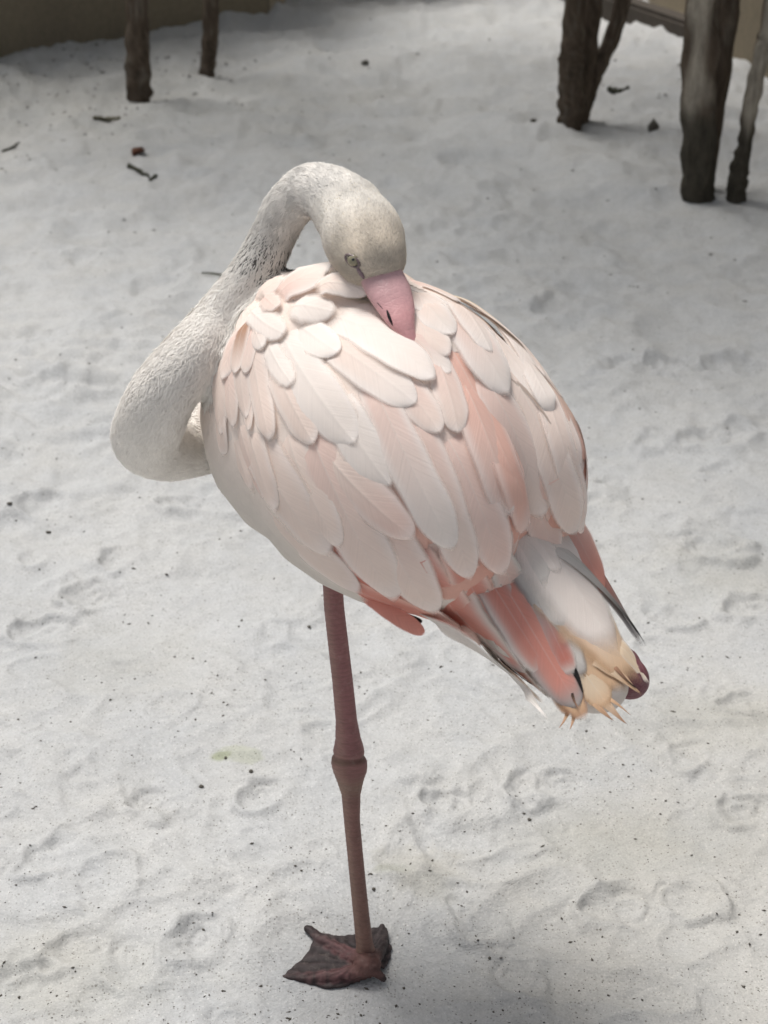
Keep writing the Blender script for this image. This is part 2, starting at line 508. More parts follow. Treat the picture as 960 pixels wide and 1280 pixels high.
tag(slab('wall', tuple(k0 + kn * 0.55 - (k1 - k0) * 0.2), tuple(k1 + kn * 0.55), 0.18, -0.3, 2.1, M_WALL), 'dark back wall behind the timber kerb', 'wall', kind='thing')
w4a = atz(912, 92)[:2]; w4b = w4a + (atz(1250, 235)[:2] - w4a) * 2.6
tag(slab('wall', tuple(w4a), tuple(w4b), 0.18, -0.3, 2.1, M_WALL), 'olive wall behind the thin crooked trunk', 'wall', kind='thing')

def mat_bark():
    m, nt, _ = new_mat('bark'); g = N(nt); p = g.pos()
    pig_ = g.attr('pigment').outputs['Color']
    n1 = g.noise(g.scaled(p, (1, 1, 0.22)), 45.0, 5, 0.65); n2 = g.noise(p, 14.0, 5, 0.7)
    c = g.mix(1.0, pig_, g.math('ADD', -0.05, g.math('ADD', g.math('MULTIPLY', n1, 1.5), g.math('MULTIPLY', n2, 0.6))), 'MULTIPLY')
    g.out(g.bsdf(c, 0.9, 0.15, g.bump(n1, 1.0, 0.03))); return m
def mat_leaf():
    m, nt, _ = new_mat('leaf'); g = N(nt)
    oi = g.noise(g.pos(), 6.0, 2)
    c = g.mix(oi, (0.045, 0.085, 0.025), (0.09, 0.13, 0.04))
    a = g.bsdf(c, 0.5, 0.3); t = g.node('ShaderNodeBsdfTranslucent'); g.put(t.inputs['Color'], c)
    mx = g.node('ShaderNodeMixShader'); mx.inputs[0].default_value = 0.3
    nt.links.new(a, mx.inputs[1]); nt.links.new(t.outputs[0], mx.inputs[2]); g.out(mx.outputs[0]); return m
M_BARK, M_LEAF = mat_bark(), mat_leaf()
BARK_D = np.array([0.115, 0.088, 0.065]); BARK_P = np.array([0.36, 0.32, 0.26]); BARK_M = np.array([0.062, 0.058, 0.045])

def stem_mesh(name, pts, pale=None, seed=0, n=110, seg=20):
    """stem through (position, radius) rows with a knotty surface; pale = (z0, z1, angle, width) strip of peeled bark"""
    r_ = np.random.default_rng(seed)
    Q = catmull(pts, n); ph = r_.uniform(0, 6.28, 6)
    def wob(t, a): return 1 + 0.10 * math.sin(2 * a + ph[0] + 9 * t) + 0.07 * math.sin(3 * a + ph[1] - 19 * t) + 0.06 * math.sin(37 * t * 3 + ph[2] + a) + 0.05 * math.sin(90 * t + ph[3] + 2 * a) + 0.05 * math.sin(5 * a + 25 * t + ph[4]) + 0.26 * float(perlin(np.array([2.2 * math.cos(a) + ph[0]]), np.array([2.2 * math.sin(a) + 26 * t + ph[1]]))[0])
    V, F = tube(Q[:, :3], Q[:, 3], seg, True, None, wob)
    me = mesh_from(name, V, F); V = np.array(V)
    ang = np.tile(np.arange(seg) / seg * 2 * math.pi, n); z = V[:, 2]
    C = np.tile(BARK_D, (len(V), 1)) * r_.uniform(0.8, 1.2, (len(V), 1))
    lich = sstep(0.12, 0.42, fbm(ang * 1.6 + ph[3], z * 7 + ph[2], 3))[:, None] * 0.55
    C = C * (1 - lich) + np.array([0.23, 0.20, 0.16]) * lich
    if pale:
        k = sstep(pale[0] - 0.05, pale[0] + 0.05, z + 0.05 * np.sin(ang * 3 + ph[4])) * sstep(pale[3] + 0.35, pale[3] - 0.2, np.abs((ang - pale[2] + math.pi) % (2 * math.pi) - math.pi) + 0.25 * np.sin(z * 19 + ph[5]))
        C = C * (1 - k[:, None]) + BARK_P * k[:, None]
        lo = sstep(pale[0] + 0.05, pale[0] - 0.06, z)[:, None] * 0.8
        C = C * (1 - lo) + BARK_M * lo
    set_col(me, C); return me

def crown_mesh(c, rad, n, seed):
    r_ = np.random.default_rng(seed)
    cl = norm(r_.normal(0, 1, (26, 3))) * r_.uniform(0.35, 1.0, (26, 1)) ** 0.5 * rad + c
    k = r_.integers(0, 26, n)
    P = cl[k] + r_.normal(0, 0.22, (n, 3)) * rad * np.array([1, 1, 0.7])
    a = norm(r_.normal(0, 1, (n, 3)) + [0, 0, -0.4]); b = norm(np.cross(a, r_.normal(0, 1, (n, 3))))
    L = r_.uniform(0.07, 0.13, (n, 1)); w = L * 0.22
    V = np.stack([P, P + a * L * 0.5 + b * w, P + a * L, P + a * L * 0.5 - b * w], 1).reshape(-1, 3)
    return mesh_quads('crown', V, np.arange(4 * n).reshape(-1, 4), False)

def tree(label, stems, crown, seed, group=None):
    base = stems[0][0][1][0]
    root = empty('tree', tuple(base)); tag(root, label, 'tree', group)
    inv = Matrix.Translation(root.location).inverted()
    first = None
    for k, (pts, pale) in enumerate(stems):
        rows = [np.append(p, r_) for p, r_ in pts]
        o = link('trunk', stem_mesh('trunk', rows, pale, seed + k), M_BARK, root); o.matrix_parent_inverse = inv
        if k: o.name = 'stem'
        # limbs that carry the crown
        top = rows[-1]
        for j in range(3):
            a = 2.1 * j + seed
            e = top[:3] + np.array([0.5 * math.cos(a), 0.5 * math.sin(a), 0.9])
            q = [np.append(top[:3] - [0, 0, 0.15], top[3] * 0.8), np.append((top[:3] + e) / 2 + [0, 0, -0.06], top[3] * 0.55), np.append(e, top[3] * 0.3)]
            l = link('limb', stem_mesh('limb', q, None, seed + 7 + j, 14, 8), M_BARK, root); l.matrix_parent_inverse = inv
    if crown:
        o = link('crown', crown_mesh(np.array(crown[0]), np.array(crown[1]), crown[2], seed), M_LEAF, root); o.matrix_parent_inverse = inv

def rise(px, py, px2, py2, r0, r1, top=2.4, dx=0.0, bend=None):
    """stem rows: rooted where the sand is seen at (px, py), passing the photograph position (px2, py2), then up to `top`"""
    b = ground_at(px, py); q = at(px2, py2, b[1] + dx)
    d = (q - b)
    rows = [(b - d * 0.12 - [0, 0, 0.04], r0 * 1.12), (b, r0 * 1.05)]
    if bend:
        for (bx, by, br) in bend: rows.append((at(bx, by, b[1] + dx * 0.5), br))
    rows.append((q, lerp(r0, r1, 0.4)))
    t = (top - q[2]) / max(d[2], 0.05)
    e = q + d * min(t, 3.0); e[2] = top
    e[0] = q[0] + (e[0] - q[0]) * 0.5
    rows.append(((q + e) / 2 + [0.02, 0.01, 0], lerp(r0, r1, 0.7))); rows.append((e, r1))
    return rows
def crown_over(rows, rad=(1.9, 1.9, 0.9), n=2500, up=0.8): return (rows[-1][0] + np.array([0, 0, up]), rad, n)
s1 = rise(173, 128, 172, 0, 0.050, 0.038)
tree('slim straight brown trunk rising from the sand at the far left', [(s1, None)], crown_over(s1), 21)
s2 = rise(258, 82, 264, 0, 0.038, 0.028)
tree('thinnest short trunk against the back wall, right of the slim left trunk', [(s2, None)], crown_over(s2), 22)
s3 = rise(713, 158, 719, 0, 0.047, 0.036, bend=[(714, 90, 0.045)])
s3b = rise(726, 150, 780, -6, 0.030, 0.028, bend=[(742, 100, 0.030)])
s3c = rise(724, 154, 742, 0, 0.038, 0.030, dx=0.03)
tree('forked dark trunk with a side stem leaning right, in front of the timber kerb', [(s3, None), (s3b, None), (s3c, None)], crown_over(s3), 23)
s4 = rise(871, 244, 880, 0, 0.058, 0.048)
s4b = rise(877, 240, 910, 0, 0.042, 0.040, dx=0.05)
tree('thickest trunk with pale peeled bark and a mossy dark foot', [(s4, (0.36, 2, 5.2, 0.62)), (s4b, None)], crown_over(s4), 24)
s5 = rise(919, 250, 968, 0, 0.030, 0.026, bend=[(924, 215, 0.034), (931, 180, 0.026), (938, 130, 0.027), (954, 60, 0.025)])
tree('thin crooked trunk with flaking pale bark at the right edge', [(s5, (0.30, 2, 4.9, 1.3))], crown_over(s5), 25)

# ------------------------------------------------------------------ the flamingo: body, neck and head as one surface
AX = norm(np.array([-0.72, 0.60, 0.34]))               # tail to breast
SD = norm(np.cross(AX, [0, 0, 1]))                     # the bird's right (away from the camera)
UP = np.cross(SD, AX)
FR = [AX, SD, UP]
def on_axis(c, a=0, s=0, u=0): return np.asarray(c) + AX * a + SD * s + UP * u

BC = at(482, 554, 0.02)
body_vol = Parts()
body_vol.add(ellipsoid(BC, FR, (0.205, 0.165, 0.185)))
body_vol.add(ellipsoid(on_axis(BC, 0.07, 0.0, -0.005), FR, (0.165, 0.160, 0.180)))
body_vol.add(ellipsoid(on_axis(BC, -0.03, -0.065, 0.02), FR, (0.19, 0.115, 0.150)))    # folded left wing
body_vol.add(ellipsoid(on_axis(BC, -0.055, 0.053, 0.035), FR, (0.170, 0.088, 0.126)))     # folded right wing
TAIL = np.array([np.append(at(585, 650, -0.03), 0.110), np.append(at(645, 735, -0.085), 0.088),
                 np.append(at(697, 800, -0.14), 0.066), np.append(at(735, 846, -0.18), 0.046)])
for q in catmull(TAIL, 14):
    body_vol.add(ellipsoid(q[:3], FR, (q[3], q[3] * 0.95, q[3] * 0.62)))
# neck: photograph position, depth, radius
NECK = [(345, 515, 0.15, 0.070), (300, 530, 0.155, 0.054), (265, 542, 0.15, 0.0465), (230, 554, 0.135, 0.0425),
        (205, 558, 0.10, 0.040), (184, 547, 0.055, 0.040), (191, 520, 0.015, 0.038), (208, 487, 0.008, 0.036), (237, 451, 0.025, 0.0345),
        (269, 411, 0.068, 0.0315), (297, 372, 0.09, 0.0285), (322, 335, 0.105, 0.0275), (342, 294, 0.115, 0.0255),
        (360, 260, 0.115, 0.0265), (388, 238, 0.105, 0.0285), (416, 246, 0.085, 0.0325), (438, 268, 0.065, 0.040)]
NP = catmull([np.append(at(a, b, c), d) for a, b, c, d in NECK], 120)
for q in NP:
    body_vol.add(ellipsoid(q[:3], np.eye(3), (q[3],) * 3, ICO2))
# head: looks down over the back towards the camera and the right
HC = at(452, 292, 0.04)
HD = norm(at(487, 372, -0.045) - HC)                    # towards the bill
HS = norm(np.cross(HD, [0.25, -1, 0.55])); HU = np.cross(HS, HD)
HF = [HD, HS, HU]
body_vol.add(ellipsoid(HC + HD * 0.005, HF, (0.062, 0.044, 0.045)))
body_vol.add(ellipsoid(HC + HD * 0.035, HF, (0.036, 0.038, 0.037)))
body_me = body_vol.remesh('body', 0.0042, 10)
BV = coords(body_me)
BVH = BVHTree.FromPolygons([Vector(v) for v in BV], [tuple(p.vertices) for p in body_me.polygons])
def mat_feather():
    m, nt, _ = new_mat('feather'); g = N(nt)
    uv = nt.nodes.new('ShaderNodeUVMap').outputs[0]
    sp = nt.nodes.new('ShaderNodeSeparateXYZ'); nt.links.new(uv, sp.inputs[0])
    au = g.math('ABSOLUTE', sp.outputs[0])
    oi = nt.nodes.new('ShaderNodeObjectInfo')
    barb = g.math('ADD', g.math('SUBTRACT', sp.outputs[1], g.math('MULTIPLY', au, 1.5)), g.math('MULTIPLY', oi.outputs['Random'], 7.0))
    fine = g.noise(barb, 1400.0, 2, 0.6, '1D')
    mid = g.noise(barb, 260.0, 3, 0.6, '1D')
    cloud = g.noise(g.pos(), 38.0, 3, 0.6)
    pig = g.attr('pigment').outputs['Color']
    k = g.math('ADD', g.math('MULTIPLY', g.math('SUBTRACT', mid, 0.5), 0.16), g.math('MULTIPLY', g.math('SUBTRACT', fine, 0.5), 0.10))
    k = g.math('ADD', k, g.math('MULTIPLY', g.math('SUBTRACT', cloud, 0.5), 0.10))
    k = g.math('ADD', k, g.math('ADD', 0.97, g.math('MULTIPLY', oi.outputs['Random'], 0.05)))
    col = g.mix(1.0, pig, k, 'MULTIPLY')
    h = g.math('ADD', g.math('MULTIPLY', fine, 0.5), mid)
    nb = g.bump(h, 0.32, 0.0010)
    a = g.bsdf(col, 0.62, 0.18, nb)
    t = g.node('ShaderNodeBsdfTranslucent'); g.put(t.inputs['Color'], col); g.put(t.inputs['Normal'], nb)
    mx = g.node('ShaderNodeMixShader'); mx.inputs[0].default_value = 0.22
    nt.links.new(a, mx.inputs[1]); nt.links.new(t.outputs[0], mx.inputs[2])
    # the vane thins out into loose barbs along its rim
    al = g.attr('pigment').outputs['Alpha']
    cover = g.math('ADD', g.math('MULTIPLY', al, 1.35), g.math('MULTIPLY', g.math('SUBTRACT', fine, 0.5), 0.9), True)
    tr = g.node('ShaderNodeBsdfTransparent')
    m2 = g.node('ShaderNodeMixShader'); g.put(m2.inputs[0], cover)
    nt.links.new(tr.outputs[0], m2.inputs[1]); nt.links.new(mx.outputs[0], m2.inputs[2])
    g.out(m2.outputs[0]); return m

def mat_plumage(name='plumage', trans=0.0):
    m, nt, _ = new_mat(name); g = N(nt)
    pig = g.attr('pigment').outputs['Color']
    p = g.pos()
    n1 = g.noise(p, 60.0, 4, 0.6); n2 = g.noise(g.scaled(p, (1, 1, 0.35)), 420.0, 3, 0.6)
    k = g.math('ADD', 0.86, g.math('ADD', g.math('MULTIPLY', n1, 0.16), g.math('MULTIPLY', n2, 0.12)))
    col = g.mix(1.0, pig, k, 'MULTIPLY')
    nb = g.bump(n2, 0.35, 0.0012, g.bump(n1, 0.3, 0.003))
    a = g.bsdf(col, 0.85, 0.08, nb)
    if trans:
        t = g.node('ShaderNodeBsdfTranslucent'); g.put(t.inputs['Color'], col)
        mx = g.node('ShaderNodeMixShader'); mx.inputs[0].default_value = trans
        nt.links.new(a, mx.inputs[1]); nt.links.new(t.outputs[0], mx.inputs[2]); a = mx.outputs[0]
    g.out(a); return m

def mat_skin(name, scale=900.0, rough=0.5, spec=0.35):
    """bare skin with pigment attribute, fine scutes"""
    m, nt, _ = new_mat(name); g = N(nt)
    pig = g.attr('pigment').outputs['Color']; p = g.pos()
    v = g.node('ShaderNodeTexVoronoi'); v.feature = 'DISTANCE_TO_EDGE'
    g.put(v.inputs['Vector'], g.scaled(p, (1.0, 1.0, 1.6))); v.inputs['Scale'].default_value = scale * 0.35
    n1 = g.noise(p, 55.0, 5, 0.65); n2 = g.noise(p, scale, 3, 0.6)
    dust = g.ramp(g.noise(p, 95.0, 5, 0.7), [(0.54, 0.0), (0.70, 1.0)])
    k = g.math('ADD', 0.62, g.math('ADD', g.math('MULTIPLY', n1, 0.5), g.math('MULTIPLY', n2, 0.25)))
    col = g.mix(1.0, pig, k, 'MULTIPLY')
    col = g.mix(g.math('MULTIPLY', dust, 0.14), col, (0.42, 0.36, 0.31))
    edge = g.ramp(v.outputs[0], [(0.0, 0.0), (0.12, 1.0)])
    nb = g.bump(edge, 0.25, 0.0006, g.bump(n2, 0.35, 0.0008))
    g.out(g.bsdf(col, rough, spec, nb)); return m

M_FEATHER = mat_feather()
M_PLUME = mat_plumage('plumage')
M_BARBS = mat_plumage('loose_barbs', 0.2)
M_LEG = mat_skin('leg_skin', 900.0, 0.55, 0.3)
M_FOOT = mat_skin('foot_skin', 700.0, 0.6, 0.3)
M_BILL = mat_skin('bill_horn', 350.0, 0.34, 0.45)
M_DARK = mat_flat('dark_slit', (0.012, 0.009, 0.010), 0.6, 0.2)
M_IRIS = mat_flat('iris', (0.22, 0.20, 0.13), 0.15, 0.6)
M_PUPIL = mat_flat('pupil', (0.01, 0.01, 0.01), 0.05, 0.8)

# ------------------------------------------------------------------ pigment of the body surface
W_ = np.array([0.84, 0.80, 0.755]); CRM = np.array([0.84, 0.79, 0.73])
nd = np.linalg.norm(BV[:, None, :] - NP[None, ::4, :3], axis=2) if len(BV) < 90000 else None
def near_neck(P):
    best = np.full(len(P), 9.0); idx = np.zeros(len(P), int)
    for i in range(0, len(NP), 2):
        d = np.linalg.norm(P - NP[i, :3], axis=1) - NP[i, 3]
        k = d < best
        best[k] = d[k]; idx[k] = i
    return best, idx
nk_d, nk_i = near_neck(BV)
nk_t = nk_i / (len(NP) - 1)                      # 0 at the breast, 1 at the head
torso_d = np.linalg.norm(((BV - on_axis(BC, 0.02)) @ np.array(FR).T) / np.array([0.235, 0.185, 0.20]), axis=1)
is_neck = (nk_d < 0.012) & (nk_t > 0.14) & (torso_d > 0.90)
head_q = ((BV - HC) @ np.array(HF).T)
is_head = np.linalg.norm((head_q - [0.012, 0, 0]) / [0.078, 0.055, 0.055], axis=1) < 1.0
pig = np.tile(np.array([0.80, 0.69, 0.62]), (len(BV), 1))
tail_ax = norm(TAIL[-1, :3] - TAIL[0, :3])
tt = (BV - TAIL[0, :3]) @ tail_ax / np.linalg.norm(TAIL[-1, :3] - TAIL[0, :3])
uu = (BV - BC) @ UP; ss = (BV - BC) @ SD; aa = (BV - BC) @ AX
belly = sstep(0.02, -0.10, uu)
pig = pig * (1 - belly[:, None]) + np.array([0.60, 0.55, 0.50]) * belly[:, None]  # greyer belly plumage, darkened further so the colour carries underside shade
gap = sstep(0.0, 0.10, uu) * sstep(0.03, 0.09, ss)                     # brown down between the far wing's feathers
pig = pig * (1 - gap[:, None]) + np.array([0.58, 0.44, 0.36]) * gap[:, None]
k = sstep(-0.25, 0.35, tt)[:, None] * (uu > -0.02)[:, None]
pig = pig * (1 - k) + np.array([0.66, 0.38, 0.31]) * k
nkc = np.tile(CRM, (len(BV), 1))
dk = np.exp(-((nk_t - 0.70) / 0.085) ** 2)[:, None] * 0.94
nkc = nkc * (1 - dk) + np.array([0.045, 0.042, 0.04]) * dk
pig[is_neck] = nkc[is_neck]
pig[is_head] = np.array([0.66, 0.60, 0.50])
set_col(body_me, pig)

flamingo = empty('flamingo', tuple(atz(458, 1208)))
tag(flamingo, 'pale pink flamingo standing on one leg with its bill tucked into its back feathers', 'flamingo')
FL_INV = Matrix.Translation(flamingo.location).inverted()
def bird(name, me, mat, parent=None):
    o = link(name, me, mat, parent or flamingo)
    o.matrix_parent_inverse = FL_INV if (parent is None or parent is flamingo) else Matrix.Identity(4)
    return o
body = bird('body', body_me, M_PLUME)

# shells of the two folded wings and the tail: they carry the feathers
BN = normals(body_me)
POLY = np.array([list(p.vertices) if len(p.vertices) == 4 else list(p.vertices) + [p.vertices[-1]] for p in body_me.polygons])
def shell(name, mask, off):
    keep = mask[POLY].all(axis=1)
    Q = POLY[keep]
    idx, inv = np.unique(Q, return_inverse=True)
    me = mesh_quads(name, BV[idx] + BN[idx] * off, inv.reshape(Q.shape))
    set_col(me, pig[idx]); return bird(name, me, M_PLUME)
torso = ~is_neck & ~is_head & (nk_d > 0.004)
wing_l = shell('wing', torso & (ss < -0.03) & (uu > -0.10) & (aa < 0.14) & (aa > -0.20) & (tt < 0.25), 0.0012)
wing_l['label'] = 'folded left wing of long pale pink feathers'
wing_r = shell('wing', torso & (ss > 0.03) & (uu > -0.08) & (aa < 0.14) & (aa > -0.20) & (tt < 0.25), 0.0012)
wing_r['label'] = 'folded right wing of long pale feathers'
tail = shell('tail', (tt > 0.30), 0.0010)
tail['label'] = 'short tail of coral, white and tan feathers'
# ------------------------------------------------------------------ feathers
HUE = dict(W=(0.94, 0.86, 0.80), R=(0.91, 0.77, 0.69), P=(0.88, 0.680, 0.605), S=(0.89, 0.575, 0.480), C=(0.74, 0.330, 0.265),
           D=(0.62, 0.22, 0.17), G=(0.74, 0.705, 0.66), K=(0.44, 0.42, 0.405), O=(0.74, 0.500, 0.315), T=(0.80, 0.640, 0.470),
           B=(0.020, 0.018, 0.018), N=(0.45, 0.26, 0.17), E=(0.52, 0.42, 0.36))
TP = TAIL[-1, :3]
TN = norm(np.cross(np.cross(tail_ax, UP), tail_ax))
TS = np.cross(tail_ax, TN)

def surf(px, py):
    """point and outward normal of the bird's surface seen at a photograph position; past its edge, the plane of the tail"""
    d = Vector(ray(px, py))
    loc, nrm, i, _ = BVH.ray_cast(Vector(CAM), d)
    if loc is not None:
        return np.array(loc), np.array(nrm)
    p0 = TP + TN * 0.02
    t = ((p0 - CAM) @ TN) / (np.array(d) @ TN)
    q = CAM + np.array(d) * t
    loc, nrm, i, dist = BVH.find_nearest(Vector(CAM) + d * 1.6); best = 1.6
    for k in np.linspace(1.2, 2.1, 46):
        l2, n2, i2, d2 = BVH.find_nearest(Vector(CAM) + d * float(k))
        if d2 < dist: loc, nrm, dist, best = l2, n2, d2, k
    if dist < 0.02 or px < 560 or py < 640:
        q = CAM + np.array(d) * best; loc = np.array(loc)
        return loc + (q - loc) * min(1.0, 0.008 / max(dist, 1e-6)), np.array(nrm)
    return q, TN

def surf_tail(px, py):
    """the roof of the tail: convex across, going on flat past its edge"""
    d = ray(px, py); ax0 = TAIL[0, :3]; Lt = np.linalg.norm(TAIL[-1, :3] - ax0); H = 0.03; n = TN
    for _ in range(6):
        p0 = ax0 + TN * H
        q = CAM + d * (((p0 - CAM) @ TN) / (d @ TN))
        t = (q - ax0) @ tail_ax / Lt; s_ = (q - ax0) @ TS
        rad = np.interp(t, [0, 0.4, 0.75, 1.0, 1.3], [0.100, 0.085, 0.066, 0.050, 0.040])
        hh = np.interp(t, [0, 0.4, 0.75, 1.0, 1.3], [0.070, 0.058, 0.043, 0.031, 0.016])
        H = hh * math.sqrt(max(1 - (s_ / (1.5 * rad)) ** 2, 0.02))
        n = norm(TN + TS * (s_ / rad) * 0.35)
    return q, n

def fit(A, deg=3):
    t = np.linspace(0, 1, len(A))
    V = np.vander(t, deg + 1)
    return V @ np.linalg.lstsq(V, A, rcond=None)[0]

S_COLS = np.array([-1, -0.78, -0.5, -0.22, -0.05, 0.0, 0.05, 0.22, 0.5, 0.78, 1.0])
NT = 22
def feather_mesh(P, Nn, half, shape, c0, c1, ce=None, camber=0.10, seed=0, rach=True):
    """blade along P (NT points) with normals Nn; half = half width in metres; pigment c0 at the base to c1 at the tip, ce at the edges"""
    r = np.random.default_rng(seed)
    T = norm(np.gradient(P, axis=0)); Sd = norm(np.cross(T, Nn)); Nn = np.cross(Sd, T)
    L = np.sum(np.linalg.norm(np.diff(P, axis=0), axis=1))
    t = np.linspace(0, 1, NT)
    t = 1 - (1 - t) ** 1.9                                       # closer rows at the tip
    tt_ = np.linspace(0, 1, NT)
    P = np.array([np.interp(t, tt_, P[:, k]) for k in range(3)]).T
    Sd = norm(np.array([np.interp(t, tt_, Sd[:, k]) for k in range(3)]).T)
    Nn = norm(np.array([np.interp(t, tt_, Nn[:, k]) for k in range(3)]).T)
    rt = min(0.6, 2.0 * half / L)                                # round tip of about the half width
    if shape == 'p': rt = 0.85
    rise = 0.78 + 0.22 * sstep(0.0, 0.55, t)
    x = np.clip((t - (1 - rt)) / rt, 0, 1)
    wid = rise * (np.clip(1 - x ** 2.0, 0, 1) ** 0.58 if shape != 'p' else (1 - x) ** 0.8 * (0.6 + 0.4 * (1 - x)))
    wid = np.maximum(wid, 0.02) * half
    asym = r.uniform(0.86, 1.0, 2)
    ph = r.uniform(0, 6.28, 4)
    V, C, UV = [], [], []
    curl = r.uniform(-0.25, 0.35)
    a0 = 0.55 if shape == 'f' else 0.74
    rim = ce if ce is not None else lerp(c1, (0.95, 0.90, 0.865), 0.55) if min(c1) > 0.35 else None
    for i in range(NT):
        for s in S_COLS:
            a = asym[0] if s < 0 else asym[1]
            j = 1 + 0.035 * math.sin(9 * t[i] + ph[0] + (2 if s > 0 else 0)) + 0.022 * math.sin(23 * t[i] + ph[1 if s > 0 else 2])
            if shape == 'f': j += r.normal(0, 0.05) * abs(s)
            w = s * wid[i] * a * j
            h = -camber * half * (s * s) * (1.0 + curl * (1 if s > 0 else -1))
            if rach and abs(s) < 0.01: h += 0.00055 * (1 - 0.7 * t[i])
            back = -abs(s) ** 2 * (0.10 * half) * (1 if shape != 'p' else 0.3)
            V.append(P[i] + Sd[i] * w + Nn[i] * h + norm(P[min(i + 1, NT - 1)] - P[max(i - 1, 0)]) * back)
            c = lerp(c0, c1, sstep(0.15, 0.95, t[i]))
            if rim is not None: c = lerp(c, rim, sstep(0.35 if ce is not None else 0.55, 0.95, max(abs(s), x[i] * 1.0)))
            if rach and abs(s) < 0.01: c = lerp(c, (0.90, 0.86, 0.80), 0.45 * (1 - t[i]))
            C.append((*c, sstep(0.0, 0.20, t[i]) * 1.0 - max(sstep(a0, 1.0, abs(s)), sstep(a0 + 0.06, 1.0, x[i])))); UV.append((w, t[i] * L))
    m = len(S_COLS)
    Q = [(i * m + j, i * m + j + 1, (i + 1) * m + j + 1, (i + 1) * m + j) for i in range(NT - 1) for j in range(m - 1)]
    me = mesh_quads('feather', np.array(V), np.array(Q))
    set_col(me, C); set_uv(me, UV)
    return me

N_FEATHER = 0
def put_feather(parent, base, tip, w, bow=0.0, L=2, c0='R', c1='R', ce=None, shape='r', camber=0.12, lift=0.0019, deep=0.0):
    global N_FEATHER
    N_FEATHER += 1
    b = np.array(base, float); e = np.array(tip, float)
    if L < 8 and shape != 'p' and not (base[0] > 480 and base[1] < 380): b = b - (e - b) * 0.34
    side = np.array([-(e - b)[1], (e - b)[0]]) / np.linalg.norm(e - b)
    Pp, Nv = [], []
    for t in np.linspace(0, 1, NT):
        q = b + (e - b) * t + side * bow * 4 * t * (1 - t)
        p, n = surf_tail(*q) if (parent is tail and base[0] + tip[0] > 1300) else surf(*q)
        Pp.append(p); Nv.append(n)
    Pp = fit(np.array(Pp), (2 if base[0] + tip[0] > 1240 else 3) if parent is tail else 4); Nv = norm(fit(np.array(Nv), 2))
    t = np.linspace(0, 1, NT)[:, None]
    if parent is not tail and tip[1] > 630: lift = 0.0065          # the wing's long feathers overhang the tail
    off = 0.0010 + L * 0.00062 + lift * t ** 1.6 - deep - 0.006 * (1 - sstep(0.0, 0.3, t))
    Pp = Pp + Nv * off
    scale = ((Pp[NT // 2] - CAM) @ _f) / FPX
    sd = norm(np.cross(norm(Pp[-1] - Pp[0]), Nv[NT // 2])); vw = norm(Pp[NT // 2] - CAM)
    tx = norm(Pp[-1] - Pp[0]); tx = norm(tx - vw * (tx @ vw)); fs = np.linalg.norm(sd - vw * (sd @ vw) - tx * (sd @ tx))
    half = w * scale * (0.60 if shape != 'p' else 0.55) / np.clip(fs, 0.5, 1.0)
    me = feather_mesh(Pp, Nv, half, shape, HUE[c0], HUE[c1], HUE[ce] if ce else None, camber, N_FEATHER, w > 12)
    return bird('feather', me, M_FEATHER, parent)

